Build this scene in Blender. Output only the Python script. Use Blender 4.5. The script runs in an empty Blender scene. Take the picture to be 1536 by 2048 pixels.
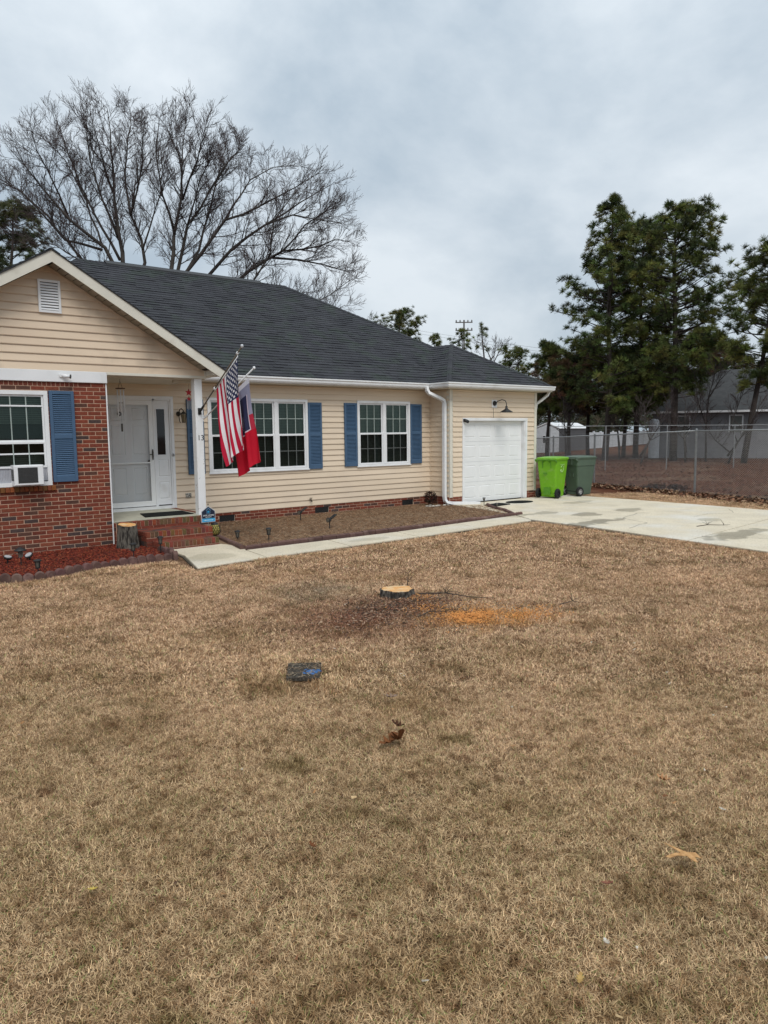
import bpy, math, random
import numpy as np
from mathutils import Vector, Matrix, noise as mnoise
R = math.radians
random.seed(7)
rng = np.random.default_rng(7)
scene = bpy.context.scene
col = scene.collection

# ------------------------------------------------------------------ camera
CF, YAW, PITCH, ROLL, CH = 1480.56, 38.52, 6.198, -0.6075, 1.9
def _basis():
    y, p, r = R(YAW), R(PITCH), R(ROLL)
    f = np.array([math.sin(y)*math.cos(p), math.cos(y)*math.cos(p), -math.sin(p)])
    rt = np.array([math.cos(y), -math.sin(y), 0.0]); up = np.cross(rt, f)
    return f, math.cos(r)*rt+math.sin(r)*up, -math.sin(r)*rt+math.cos(r)*up
CFW, CRT, CUP = _basis()
CPOS = np.array([0, 0, CH])
cd = bpy.data.cameras.new('camera'); cam = bpy.data.objects.new('camera', cd); col.objects.link(cam)
cd.sensor_fit = 'VERTICAL'; cd.sensor_height = 24; cd.sensor_width = 18; cd.lens = 24*CF/2048
cd.clip_start = 0.05; cd.clip_end = 2000
m = Matrix([[CRT[i], CUP[i], -CFW[i], CPOS[i]] for i in range(3)] + [[0, 0, 0, 1]]); cam.matrix_world = m
scene.camera = cam
def ray(px, py): return CFW + (px-768)/CF*CRT - (py-1024)/CF*CUP
def at(px, py, depth): return Vector(CPOS + ray(px, py)*depth)
def psize(P):
    d = np.asarray(P)-CPOS; z = d@CFW
    return CF/max(z, .3), 768+CF*(d@CRT)/z if z > .1 else -9999, 1024-CF*(d@CUP)/z if z > .1 else -9999

# ------------------------------------------------------------------ light
scene.render.engine = 'CYCLES'
scene.view_settings.view_transform = 'Standard'; scene.view_settings.look = 'None'
scene.view_settings.gamma = 1; scene.view_settings.use_curve_mapping = False
scene.view_settings.exposure = 0.30
SUN_EL, SUN_AZ = 52, 205     # azimuth clockwise from +Y
w = bpy.data.worlds.new('World'); scene.world = w; w.use_nodes = True
nt = w.node_tree; nt.nodes.clear()
def N(nt, t, **k):
    n = nt.nodes.new(t)
    for a, v in k.items(): setattr(n, a, v)
    return n
out = N(nt, 'ShaderNodeOutputWorld'); bg = N(nt, 'ShaderNodeBackground'); bg.inputs[1].default_value = 0.10
sky = N(nt, 'ShaderNodeTexSky', sky_type='NISHITA', sun_disc=False, sun_elevation=R(SUN_EL), sun_rotation=R(SUN_AZ))
nt.links.new(sky.outputs[0], bg.inputs[0])
tc = N(nt, 'ShaderNodeTexCoord'); mp = N(nt, 'ShaderNodeMapping'); mp.inputs['Scale'].default_value = (1.0, 1.0, 1.7)
mp.inputs['Location'].default_value = (0.4, 1.3, 0.2)
nt.links.new(tc.outputs['Generated'], mp.inputs[0])
n1 = N(nt, 'ShaderNodeTexNoise'); n1.inputs['Scale'].default_value = 2.3; n1.inputs['Detail'].default_value = 7; n1.inputs['Roughness'].default_value = .56
n1.inputs['Distortion'].default_value = .15
nt.links.new(mp.outputs[0], n1.inputs['Vector'])
cr = N(nt, 'ShaderNodeValToRGB'); e = cr.color_ramp.elements
e[0].position = .38; e[0].color = (.37, .44, .505, 1); e[1].position = .64; e[1].color = (.625, .675, .715, 1)
nt.links.new(n1.outputs['Fac'], cr.inputs[0])
# an overcast sky brightens towards the zenith
sp = N(nt, 'ShaderNodeSeparateXYZ'); nt.links.new(tc.outputs['Generated'], sp.inputs[0])
mr = N(nt, 'ShaderNodeMapRange'); mr.inputs['From Min'].default_value = 0; mr.inputs['From Max'].default_value = 1
mr.inputs['To Min'].default_value = .93; mr.inputs['To Max'].default_value = 1.45
nt.links.new(sp.outputs['Z'], mr.inputs['Value'])
bg2 = N(nt, 'ShaderNodeBackground'); nt.links.new(cr.outputs[0], bg2.inputs[0]); nt.links.new(mr.outputs[0], bg2.inputs[1])
mx = N(nt, 'ShaderNodeMixShader'); mx.inputs[0].default_value = .93
nt.links.new(bg.outputs[0], mx.inputs[1]); nt.links.new(bg2.outputs[0], mx.inputs[2]); nt.links.new(mx.outputs[0], out.inputs[0])
sl = bpy.data.lights.new('sun', 'SUN'); sl.energy = 1.5; sl.angle = R(28); sl.color = (1, .965, .91)
so = bpy.data.objects.new('sun', sl); col.objects.link(so)
sd = Vector((math.sin(R(SUN_AZ))*math.cos(R(SUN_EL)), math.cos(R(SUN_AZ))*math.cos(R(SUN_EL)), math.sin(R(SUN_EL))))
so.rotation_euler = sd.to_track_quat('Z', 'Y').to_euler(); so.location = (0, 0, 30)

# ------------------------------------------------------------------ mesh helpers
class MB:
    def __init__(s): s.v = []; s.f = []; s.t = []
    def add(s, vs, fs, tint=None):
        n = len(s.v); s.v += [tuple(p) for p in vs]; s.f += [tuple(i+n for i in f) for f in fs]
        s.t += [tint or (1, 1, 1)]*len(vs); return s
    def box(s, x0, x1, y0, y1, z0, z1, tint=None):
        vs = [(x, y, z) for z in (z0, z1) for x, y in ((x0, y0), (x1, y0), (x1, y1), (x0, y1))]
        return s.add(vs, [(3, 2, 1, 0), (4, 5, 6, 7), (0, 1, 5, 4), (1, 2, 6, 5), (2, 3, 7, 6), (3, 0, 4, 7)], tint)
    def cbox(s, x0, x1, y0, y1, z0, z1, c=.004, tint=None):
        """box with chamfered outer edges on the y0 side"""
        vs = [(x0, y1, z0), (x1, y1, z0), (x1, y1, z1), (x0, y1, z1), (x0, y0+c, z0), (x1, y0+c, z0), (x1, y0+c, z1), (x0, y0+c, z1),
              (x0+c, y0, z0+c), (x1-c, y0, z0+c), (x1-c, y0, z1-c), (x0+c, y0, z1-c)]
        return s.add(vs, [(3, 2, 1, 0)[::-1], (0, 1, 5, 4), (1, 2, 6, 5), (2, 3, 7, 6), (3, 0, 4, 7), (4, 5, 9, 8), (5, 6, 10, 9), (6, 7, 11, 10), (7, 4, 8, 11), (8, 9, 10, 11)], tint)
    def quad(s, a, b, c, d, tint=None): return s.add([a, b, c, d], [(0, 1, 2, 3)], tint)
    def poly(s, pts, tint=None): return s.add(pts, [tuple(range(len(pts)))], tint)
    def prism(s, pts, vec, tint=None):
        n = len(pts); v = Vector(vec); top = [Vector(p)+v for p in pts]
        return s.add([*pts, *top], [tuple(range(n))[::-1], tuple(range(n, 2*n))]+[(i, (i+1) % n, n+(i+1) % n, n+i) for i in range(n)], tint)
    def loft(s, rings, cap=True, closed=True, tint=None):
        n = len(rings[0]); vs = [p for r in rings for p in r]; fs = []
        for k in range(len(rings)-1):
            for i in range(n if closed else n-1): fs.append((k*n+i, k*n+(i+1) % n, (k+1)*n+(i+1) % n, (k+1)*n+i))
        if cap: fs += [tuple(range(n))[::-1], tuple(range((len(rings)-1)*n, len(rings)*n))]
        return s.add(vs, fs, tint)
    def tube(s, pts, rad, n=8, cap=True, tint=None):
        pts = [Vector(p) for p in pts]
        if not hasattr(rad, '__len__'): rad = [rad]*len(pts)
        rings = []; prev = None
        for i, p in enumerate(pts):
            d = (pts[min(i+1, len(pts)-1)]-pts[max(i-1, 0)]).normalized()
            if prev is None:
                a = d.orthogonal().normalized()
            else:
                a = (prev-d*prev.dot(d)); a = a.normalized() if a.length > 1e-6 else d.orthogonal().normalized()
            prev = a; b = d.cross(a)
            rings.append([p+(a*math.cos(2*math.pi*k/n)+b*math.sin(2*math.pi*k/n))*rad[i] for k in range(n)])
        return s.loft(rings, cap, True, tint)
    def lathe(s, prof, c=(0, 0, 0), n=16, tint=None, axis='z'):
        rings = []
        for r, z in prof:
            ring = []
            for k in range(n):
                a = 2*math.pi*k/n; p = (r*math.cos(a), r*math.sin(a), z)
                if axis == 'x': p = (z, p[0], p[1])
                if axis == 'y': p = (p[0], z, p[1])
                ring.append((c[0]+p[0], c[1]+p[1], c[2]+p[2]))
            rings.append(ring)
        return s.loft(rings, True, True, tint)
    def xf(s, M):
        s.v = [tuple(M @ Vector(p)) for p in s.v]; return s
    def build(s, name, mat, parent=None, smooth=False, label=None, kind=None, origin=None, fix=True):
        o = root_loc(parent) if parent else Vector(origin or (0, 0, 0))
        me = bpy.data.meshes.new(name)
        V = [(p[0]-o.x, p[1]-o.y, p[2]-o.z) for p in s.v]
        me.from_pydata(V, [], s.f)
        ca = me.color_attributes.new('tint', 'FLOAT_COLOR', 'POINT')
        ca.data.foreach_set('color', np.hstack([np.array(s.t, dtype=np.float32).reshape(-1, 3), np.ones((len(s.v), 1), np.float32)]).ravel())
        me.materials.append(mat)
        if fix and len(s.f) < 20000:
            import bmesh
            bm = bmesh.new(); bm.from_mesh(me); bmesh.ops.recalc_face_normals(bm, faces=bm.faces); bm.to_mesh(me); bm.free()
        if smooth: me.polygons.foreach_set('use_smooth', [True]*len(me.polygons))
        ob = bpy.data.objects.new(name, me); col.objects.link(ob)
        if parent: ob.parent = parent
        elif origin: ob.location = origin
        if label: ob['label'] = label
        if kind: ob['kind'] = kind
        return ob
def root_loc(p):
    while p.parent: p = p.parent
    return Vector(p.location)
def npmesh(name, V, F, mat, parent=None, tint=None, kind=None, smooth=False, origin=(0, 0, 0)):
    """fast mesh from arrays; F is (n,3) or (n,4)"""
    o = np.array(root_loc(parent) if parent else origin); V = np.asarray(V, np.float32)-o.astype(np.float32); F = np.asarray(F, np.int32)
    me = bpy.data.meshes.new(name); k = F.shape[1]
    me.vertices.add(len(V)); me.vertices.foreach_set('co', V.ravel())
    me.loops.add(F.size); me.loops.foreach_set('vertex_index', F.ravel())
    me.polygons.add(len(F)); me.polygons.foreach_set('loop_start', np.arange(0, F.size, k)); me.polygons.foreach_set('loop_total', np.full(len(F), k))
    if tint is not None:
        ca = me.color_attributes.new('tint', 'FLOAT_COLOR', 'POINT')
        ca.data.foreach_set('color', np.hstack([np.asarray(tint, np.float32), np.ones((len(V), 1), np.float32)]).ravel())
    me.update(calc_edges=True); me.validate()
    if smooth: me.polygons.foreach_set('use_smooth', [True]*len(me.polygons))
    me.materials.append(mat)
    ob = bpy.data.objects.new(name, me); col.objects.link(ob)
    if parent: ob.parent = parent
    else: ob.location = origin
    if kind: ob['kind'] = kind
    return ob
def tag(o, label, cat, group=None, kind=None):
    if label: o['label'] = label
    if cat: o['category'] = cat
    if group: o['group'] = group
    if kind: o['kind'] = kind
    return o
def thing(name, label, cat, loc, group=None, rz=0):
    o = bpy.data.objects.new(name, None); o.empty_display_size = .2; col.objects.link(o); o.location = loc; o.rotation_euler.z = rz
    return tag(o, label, cat, group)
def copy_tree(o, parent=None):
    c = o.copy(); col.objects.link(c); c.parent = parent
    for ch in list(o.children): copy_tree(ch, c)
    return c

# ------------------------------------------------------------------ materials
def M(name, c1, c2=None, scale=6, rough=.75, bump=0, bscale=60, tint=False, metal=0, spec=.4, detail=5, ramp=(.35, .65), c3=None, s3=1.3, r3=(.5, .62), stretch=None, dist=0, attr='tint', coat=0):
    mt = bpy.data.materials.new(name); mt.use_nodes = True; nt = mt.node_tree; b = nt.nodes['Principled BSDF']
    b.inputs['Roughness'].default_value = rough; b.inputs['Metallic'].default_value = metal; b.inputs['Specular IOR Level'].default_value = spec
    if coat: b.inputs['Coat Weight'].default_value = coat
    g = N(nt, 'ShaderNodeNewGeometry'); vec = g.outputs['Position']
    if stretch:
        mp = N(nt, 'ShaderNodeMapping'); mp.inputs['Scale'].default_value = stretch; nt.links.new(vec, mp.inputs[0]); vec = mp.outputs[0]
    c2 = c2 or tuple(x*.86 for x in c1)
    nz = N(nt, 'ShaderNodeTexNoise'); nz.inputs['Scale'].default_value = scale; nz.inputs['Detail'].default_value = detail; nz.inputs['Distortion'].default_value = dist
    nt.links.new(vec, nz.inputs['Vector'])
    cr = N(nt, 'ShaderNodeValToRGB'); e = cr.color_ramp.elements; e[0].position, e[1].position = ramp; e[0].color = (*c1, 1); e[1].color = (*c2, 1)
    nt.links.new(nz.outputs['Fac'], cr.inputs[0]); cs = cr.outputs[0]
    if c3:
        n3 = N(nt, 'ShaderNodeTexNoise'); n3.inputs['Scale'].default_value = s3; n3.inputs['Detail'].default_value = 4; nt.links.new(g.outputs['Position'], n3.inputs['Vector'])
        mr = N(nt, 'ShaderNodeMapRange'); mr.inputs['From Min'].default_value, mr.inputs['From Max'].default_value = r3; nt.links.new(n3.outputs['Fac'], mr.inputs['Value'])
        mx = N(nt, 'ShaderNodeMix', data_type='RGBA'); nt.links.new(mr.outputs[0], mx.inputs['Factor']); nt.links.new(cs, mx.inputs['A']); mx.inputs['B'].default_value = (*c3, 1); cs = mx.outputs['Result']
    if tint:
        at_ = N(nt, 'ShaderNodeAttribute', attribute_name=attr); mx = N(nt, 'ShaderNodeMix', data_type='RGBA', blend_type='MULTIPLY'); mx.inputs['Factor'].default_value = 1
        nt.links.new(cs, mx.inputs['A']); nt.links.new(at_.outputs['Color'], mx.inputs['B']); cs = mx.outputs['Result']
    nt.links.new(cs, b.inputs['Base Color'])
    if bump:
        n2 = N(nt, 'ShaderNodeTexNoise'); n2.inputs['Scale'].default_value = bscale; n2.inputs['Detail'].default_value = 4; nt.links.new(vec, n2.inputs['Vector'])
        bp = N(nt, 'ShaderNodeBump'); bp.inputs['Strength'].default_value = bump; bp.inputs['Distance'].default_value = .01; nt.links.new(n2.outputs['Fac'], bp.inputs['Height']); nt.links.new(bp.outputs[0], b.inputs['Normal'])
    return mt
m_siding = M('vinyl_siding', (.745, .615, .47), (.69, .565, .425), scale=2.2, rough=.55, bump=.12, bscale=90, stretch=(.3, .3, 2.0), c3=(.64, .525, .405), s3=.9, r3=(.56, .72), spec=.3)
m_gsiding = M('vinyl_siding_gable', (.72, .58, .435), (.66, .525, .39), scale=2.2, rough=.55, bump=.12, bscale=90, stretch=(.3, .3, 2.0), c3=(.50, .40, .30), s3=1.4, r3=(.55, .7), spec=.3)
m_white = M('white_paint', (.80, .81, .82), (.74, .75, .76), scale=3, rough=.45, c3=(.66, .66, .65), s3=3, r3=(.6, .75))
m_door = M('white_door_paint', (.80, .81, .81), (.77, .78, .78), scale=3, rough=.42)
m_post = M('peeling_white_paint', (.80, .81, .82), (.74, .75, .75), scale=9, rough=.6, c3=(.40, .38, .34), s3=11, r3=(.66, .70), bump=.3, bscale=40, stretch=(1, 1, .25))
m_cream = M('cream_trim', (.70, .67, .58), (.64, .61, .53), scale=2, rough=.5, c3=(.58, .54, .46), s3=2.5, r3=(.56, .7))
m_soffit = M('soffit_vinyl', (.60, .55, .45), (.54, .49, .40), scale=3, rough=.6)
m_dark = M('dark_gap', (.02, .018, .016), rough=.9)
m_black = M('black_plastic', (.014, .014, .015), (.022, .022, .022), scale=20, rough=.5)
m_iron = M('aged_bronze', (.035, .028, .02), (.06, .05, .035), scale=30, rough=.5, metal=.3)
m_brick = M('brick_clay', (.9, .9, .9), (.62, .58, .58), scale=28, rough=.9, tint=True, bump=.5, bscale=120, ramp=(.35, .75))
m_mortar = M('mortar', (.53, .35, .25), (.42, .27, .19), scale=14, rough=.95, bump=.4, bscale=150)
m_shutter = M('blue_shutter', (.060, .118, .205), (.052, .104, .182), scale=5, rough=.5)
def m_concrete():
    mt = M('concrete', (.67, .59, .45), (.57, .50, .38), scale=1.6, rough=.9, bump=.5, bscale=130, c3=(.66, .62, .54), s3=.8, r3=(.5, .7), detail=9, dist=.6)
    nt = mt.node_tree; b = nt.nodes['Principled BSDF']; src = b.inputs['Base Color'].links[0].from_socket
    g = N(nt, 'ShaderNodeNewGeometry'); nz = N(nt, 'ShaderNodeTexNoise'); nz.inputs['Scale'].default_value = 2.2; nz.inputs['Detail'].default_value = 6; nt.links.new(g.outputs['Position'], nz.inputs['Vector'])
    fine = N(nt, 'ShaderNodeTexNoise'); fine.inputs['Scale'].default_value = 34; fine.inputs['Detail'].default_value = 7; nt.links.new(g.outputs['Position'], fine.inputs['Vector'])
    fr = N(nt, 'ShaderNodeMapRange'); fr.inputs['From Min'].default_value = .52; fr.inputs['From Max'].default_value = .75; nt.links.new(fine.outputs['Fac'], fr.inputs['Value'])
    mx = N(nt, 'ShaderNodeMix', data_type='RGBA', blend_type='MULTIPLY'); nt.links.new(fr.outputs[0], mx.inputs['Factor']); nt.links.new(src, mx.inputs['A']); mx.inputs['B'].default_value = (.62, .60, .55, 1); src = mx.outputs['Result']
    for cx, cy, rx, ry, k in ((13.63, 9.91, .45, .28, .55), (15.03, 9.82, .5, .3, .6), (12.60, 8.95, .95, .22, .5), (12.95, 6.25, .9, .32, .55), (13.1, 10.75, .45, .22, .65), (12.3, 11.2, .35, .5, .75), (14.6, 7.7, .3, .25, .75), (15.8, 11.8, .6, .2, .75), (4.9, 10.4, .5, .3, .8), (7.8, 10.2, .5, .15, .8)):
        v = N(nt, 'ShaderNodeVectorMath', operation='SUBTRACT'); nt.links.new(g.outputs['Position'], v.inputs[0]); v.inputs[1].default_value = (cx, cy, 0)
        v2 = N(nt, 'ShaderNodeVectorMath', operation='MULTIPLY'); nt.links.new(v.outputs[0], v2.inputs[0]); v2.inputs[1].default_value = (1/rx, 1/ry, 0)
        l = N(nt, 'ShaderNodeVectorMath', operation='LENGTH'); nt.links.new(v2.outputs[0], l.inputs[0]); ad = N(nt, 'ShaderNodeMath', operation='ADD'); nt.links.new(l.outputs['Value'], ad.inputs[0]); sc = N(nt, 'ShaderNodeMath', operation='MULTIPLY_ADD'); sc.inputs[1].default_value = 2.6; sc.inputs[2].default_value = -.8; nt.links.new(nz.outputs['Fac'], sc.inputs[0]); nt.links.new(sc.outputs[0], ad.inputs[1])
        m = N(nt, 'ShaderNodeMapRange'); m.inputs['From Min'].default_value = 1.55; m.inputs['From Max'].default_value = 1.35; nt.links.new(ad.outputs[0], m.inputs['Value'])
        mx = N(nt, 'ShaderNodeMix', data_type='RGBA', blend_type='MULTIPLY'); nt.links.new(m.outputs[0], mx.inputs['Factor']); nt.links.new(src, mx.inputs['A']); mx.inputs['B'].default_value = (k, k, k*.97, 1); src = mx.outputs['Result']
    nt.links.new(src, b.inputs['Base Color']); return mt
m_conc = m_concrete()
m_conc2 = M('pad_concrete', (.46, .45, .36), (.38, .37, .30), scale=6, rough=.9, bump=.3, bscale=90)
m_gravelbase = M('joint_soil', (.10, .085, .06), (.06, .05, .035), scale=20, rough=1)
m_mulchbed = M('mulch_soil', (.13, .022, .010), (.06, .012, .008), scale=25, rough=1, bump=1, bscale=60)
m_chip = M('mulch_chip', (1, 1, 1), (.7, .7, .7), scale=30, rough=.85, tint=True)
m_edge = M('edging_concrete', (.135, .075, .062), (.10, .055, .048), scale=10, rough=.95, bump=.7, bscale=110, tint=True, c3=(.19, .12, .10), s3=6, r3=(.55, .7))
m_bark = M('bark', (.085, .075, .06), (.04, .035, .03), scale=9, rough=.95, bump=1, bscale=30, stretch=(2.5, 2.5, .6))
m_stumpbark = M('stump_bark', (.13, .115, .095), (.022, .018, .015), scale=14, rough=.95, bump=1, bscale=40, stretch=(1.6, 1.6, .5), ramp=(.42, .6))
m_cut = M('cut_wood', (.72, .40, .15), (.56, .27, .09), scale=30, rough=.85, c3=(.62, .45, .26), s3=9, r3=(.45, .65))
m_oak = M('oak_bark', (.060, .052, .045), (.034, .029, .026), scale=3, rough=.95)
m_twig = M('twig_bark', (.085, .062, .060), (.055, .042, .042), scale=1.2, rough=.95)
m_pinebark = M('pine_bark', (.055, .042, .034), (.028, .022, .019), scale=5, rough=.95, stretch=(1, 1, .4))
m_needle = M('pine_needles', (1.25, 1.25, 1.2), (.85, .9, .82), scale=.9, rough=.75, tint=True, spec=.25)
m_green = M('lime_plastic', (.165, .42, .010), (.15, .385, .010), scale=4, rough=.42, c3=(.20, .40, .05), s3=7, r3=(.56, .72))
m_greend = M('dark_lime_plastic', (.09, .27, .015), rough=.5)  # darker lime for the handle, ribs and moulded mark
m_dgreen = M('forest_plastic', (.085, .125, .088), (.075, .11, .078), scale=4, rough=.5)
m_rubber = M('rubber', (.012, .012, .013), rough=.8)
m_chrome = M('hub_grey', (.5, .5, .5), rough=.35, metal=.3)
m_galv = M('galvanised', (.33, .34, .34), (.25, .26, .26), scale=12, rough=.5, metal=.5)
m_steel = M('silver_tube', (.55, .56, .58), rough=.35, metal=.25)
m_pole = M('bronze_pole', (.16, .13, .10), rough=.4, metal=.5)
m_netting = M('yellow_netting', (.62, .52, .14), (.45, .38, .10), scale=20, rough=.8)
m_red = M('red_paint', (.50, .02, .03), rough=.5)
m_blue = M('utility_blue', (.05, .17, .42), (.05, .055, .07), scale=30, rough=.9, spec=.1, ramp=(.4, .7))
m_meter = M('meter_lid', (.05, .042, .035), (.12, .105, .085), scale=60, rough=1, spec=.03, bump=1, bscale=90, ramp=(.45, .68))
m_straw = M('straw_bed', (.24, .15, .085), (.15, .09, .05), scale=9, rough=1, bump=1, bscale=70, c3=(.25, .17, .10), s3=2, r3=(.48, .65))
m_pstraw = M('pine_straw_ground', (.118, .048, .026), (.070, .028, .016), scale=3, rough=1, spec=.05, bump=1, bscale=12, c3=(.15, .09, .058), s3=.35, r3=(.5, .65))
m_grey = M('grey_siding', (.25, .25, .26), (.20, .20, .21), scale=2, rough=.7)
m_greyshed = M('grey_shed_wall', (.10, .10, .105), rough=.8)
m_wshed = M('white_shed_wall', (.62, .64, .66), rough=.6)
m_nroof = M('grey_shingle', (.060, .062, .064), (.042, .044, .046), scale=3, rough=.95)
m_flag = M('flag_cloth', (1, 1, 1), (.94, .94, .94), scale=8, rough=.7, tint=True, spec=.2)
m_sawdust = M('sawdust', (.85, .40, .13), (.64, .28, .08), scale=14, rough=.95)
m_leaf = M('dry_leaf', (.9, .9, .9), (.65, .6, .55), scale=50, rough=.8, tint=True, spec=.15)
m_stone = M('pale_stone', (.50, .47, .42), (.35, .32, .28), scale=9, rough=.9, tint=True)
m_ac = M('ac_grille', (.055, .055, .055), (.04, .04, .04), scale=30, rough=.6)
m_accordion = M('accordion_panel', (.45, .46, .50), rough=.5)
m_mat = M('black_mat', (.010, .011, .011), (.018, .02, .019), scale=40, rough=1, spec=.08)
m_blind = M('window_blind', (.36, .40, .37), rough=.7)
m_sign = M('sign_navy', (.012, .02, .045), rough=.35)
m_signblue = M('sign_cyan', (.04, .40, .72), rough=.4)
m_inside = M('dark_window_backing', (.03, .034, .032), (.05, .055, .05), scale=2, rough=.9)  # dark colour of the backing sheets stands in for the unlit interior
m_twigdead = M('dead_twig', (.06, .045, .035), rough=.9)

def glass(name, tint, rough=.02, f=.55, rc=(.75, .95, .85)):
    mt = bpy.data.materials.new(name); mt.use_nodes = True; nt = mt.node_tree; nt.nodes.clear()
    o = N(nt, 'ShaderNodeOutputMaterial'); t = N(nt, 'ShaderNodeBsdfTransparent'); t.inputs[0].default_value = (*tint, 1)
    g = N(nt, 'ShaderNodeBsdfGlossy'); g.inputs['Roughness'].default_value = rough; g.inputs['Color'].default_value = (*rc, 1)
    fr = N(nt, 'ShaderNodeFresnel'); fr.inputs[0].default_value = 1.5
    mu = N(nt, 'ShaderNodeMath', operation='MULTIPLY'); mu.inputs[1].default_value = f; nt.links.new(fr.outputs[0], mu.inputs[0])
    mx = N(nt, 'ShaderNodeMixShader'); nt.links.new(mu.outputs[0], mx.inputs[0]); nt.links.new(t.outputs[0], mx.inputs[1]); nt.links.new(g.outputs[0], mx.inputs[2]); nt.links.new(mx.outputs[0], o.inputs[0])
    return mt
m_glass = glass('window_glass', (.50, .56, .52), f=1.2)
m_screen = glass('screened_glass', (.26, .29, .28), f=.7)
m_storm = glass('storm_glass', (.985, .985, .985), f=.8, rc=(.95, .95, .95))

def m_shingle_make():
    mt = M('asphalt_shingle', (.040, .0415, .048), (.030, .0315, .038), scale=1.5, rough=.95, tint=True, c3=(.036, .045, .041), s3=2.1, r3=(.50, .66), bump=.5, bscale=220)
    return mt
m_shingle = m_shingle_make()

# colour of the dormant lawn, shared by soil and blades
def lawn_nodes(nt, blade):
    g = N(nt, 'ShaderNodeNewGeometry'); P = g.outputs['Position']
    def noise(s, d=4, off=0):
        mp = N(nt, 'ShaderNodeMapping'); mp.inputs['Location'].default_value = (off, off*.7, 0); nt.links.new(P, mp.inputs[0])
        n = N(nt, 'ShaderNodeTexNoise'); n.inputs['Scale'].default_value = s; n.inputs['Detail'].default_value = d; nt.links.new(mp.outputs[0], n.inputs['Vector']); return n.outputs['Fac']
    def ramp(f, a, b, c1=None, c2=None):
        m = N(nt, 'ShaderNodeMapRange'); m.inputs['From Min'].default_value = a; m.inputs['From Max'].default_value = b; nt.links.new(f, m.inputs['Value']); return m.outputs[0]
    def mix(f, a, b, bt='MIX'):
        m = N(nt, 'ShaderNodeMix', data_type='RGBA', blend_type=bt)
        if hasattr(f, 'links'): nt.links.new(f, m.inputs['Factor'])
        else: m.inputs['Factor'].default_value = f
        for s, v in (('A', a), ('B', b)):
            if isinstance(v, tuple): m.inputs[s].default_value = (*v, 1)
            else: nt.links.new(v, m.inputs[s])
        return m.outputs['Result']
    c = mix(ramp(noise(.55, 3), .38, .62), (.62, .455, .30), (.70, .505, .335))
    c = mix(ramp(noise(1.4, 5, 5), .50, .72), c, (.46, .32, .19))
    c = mix(ramp(noise(3.1, 4, 9), .57, .72), c, (.34, .25, .14))
    c = mix(ramp(noise(7, 3, 2), .56, .75), c, (.30, .18, .11))
    # spilled sawdust and reddish litter round the stump
    def spot(cx, cy, r0, r1):
        v = N(nt, 'ShaderNodeVectorMath', operation='SUBTRACT'); nt.links.new(P, v.inputs[0]); v.inputs[1].default_value = (cx, cy, 0)
        v2 = N(nt, 'ShaderNodeVectorMath', operation='MULTIPLY'); nt.links.new(v.outputs[0], v2.inputs[0]); v2.inputs[1].default_value = (1, 1, 0)
        l = N(nt, 'ShaderNodeVectorMath', operation='LENGTH'); nt.links.new(v2.outputs[0], l.inputs[0])
        ad = N(nt, 'ShaderNodeMath', operation='ADD'); nt.links.new(l.outputs['Value'], ad.inputs[0])
        mu = N(nt, 'ShaderNodeMath', operation='MULTIPLY'); mu.inputs[1].default_value = 1.6; sb = N(nt, 'ShaderNodeMath', operation='SUBTRACT'); sb.inputs[1].default_value = .5
        nt.links.new(noise(3.5, 6, cx), sb.inputs[0]); nt.links.new(sb.outputs[0], mu.inputs[0]); nt.links.new(mu.outputs[0], ad.inputs[1])
        m = N(nt, 'ShaderNodeMapRange'); m.inputs['From Min'].default_value = r1; m.inputs['From Max'].default_value = r0; nt.links.new(ad.outputs[0], m.inputs['Value']); return m.outputs[0]
    c = mix(spot(4.45, 5.95, -.1, 1.15), c, (.30, .145, .10))
    c = mix(spot(5.1, 6.1, .0, .7), c, (.20, .12, .08))
    c = mix(spot(5.3, 5.25, -.25, .55), c, (.66, .33, .10))
    c = mix(spot(5.65, 4.95, -.25, .50), c, (.60, .33, .13))
    c = mix(spot(4.85, 7.4, -.4, .8), c, (.32, .27, .20))
    c = mix(ramp(noise(14, 4, 7), .52, .68), c, mix(1.0, c, (.52, .47, .42), 'MULTIPLY'))
    c = mix(ramp(noise(2.2, 6, 13), .54, .70), c, mix(1.0, c, (.66, .63, .58), 'MULTIPLY'))
    sx_ = N(nt, 'ShaderNodeVectorMath', operation='DOT_PRODUCT'); nt.links.new(P, sx_.inputs[0]); sx_.inputs[1].default_value = (.62, .78, 0)
    ad_ = N(nt, 'ShaderNodeMath', operation='MULTIPLY_ADD'); ad_.inputs[1].default_value = 5; nt.links.new(noise(.7, 4, 21), ad_.inputs[0]); nt.links.new(sx_.outputs['Value'], ad_.inputs[2])
    c = mix(ramp(ad_.outputs[0], 10.5, 5.5), mix(1.0, c, (1.02, .99, 1.03), 'MULTIPLY'), mix(1.0, c, (.86, .865, .81), 'MULTIPLY'))   # darker and olive tinged towards the street
    return c, mix, ramp, noise
m_lawn = bpy.data.materials.new('lawn_soil'); m_lawn.use_nodes = True; nt = m_lawn.node_tree; b = nt.nodes['Principled BSDF']; b.inputs['Roughness'].default_value = 1; b.inputs['Specular IOR Level'].default_value = .1
c, mix, ramp, noise = lawn_nodes(nt, False)
c = mix(ramp(noise(45, 5, 1), .40, .66), c, mix(1.0, c, (.26, .22, .19), 'MULTIPLY'))
c = mix(1.0, c, (.44, .39, .35), 'MULTIPLY')
nt.links.new(c, b.inputs['Base Color'])
bp = N(nt, 'ShaderNodeBump'); bp.inputs['Strength'].default_value = 1; bp.inputs['Distance'].default_value = .02; nt.links.new(noise(55, 5, 1), bp.inputs['Height']); nt.links.new(bp.outputs[0], b.inputs['Normal'])
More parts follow.
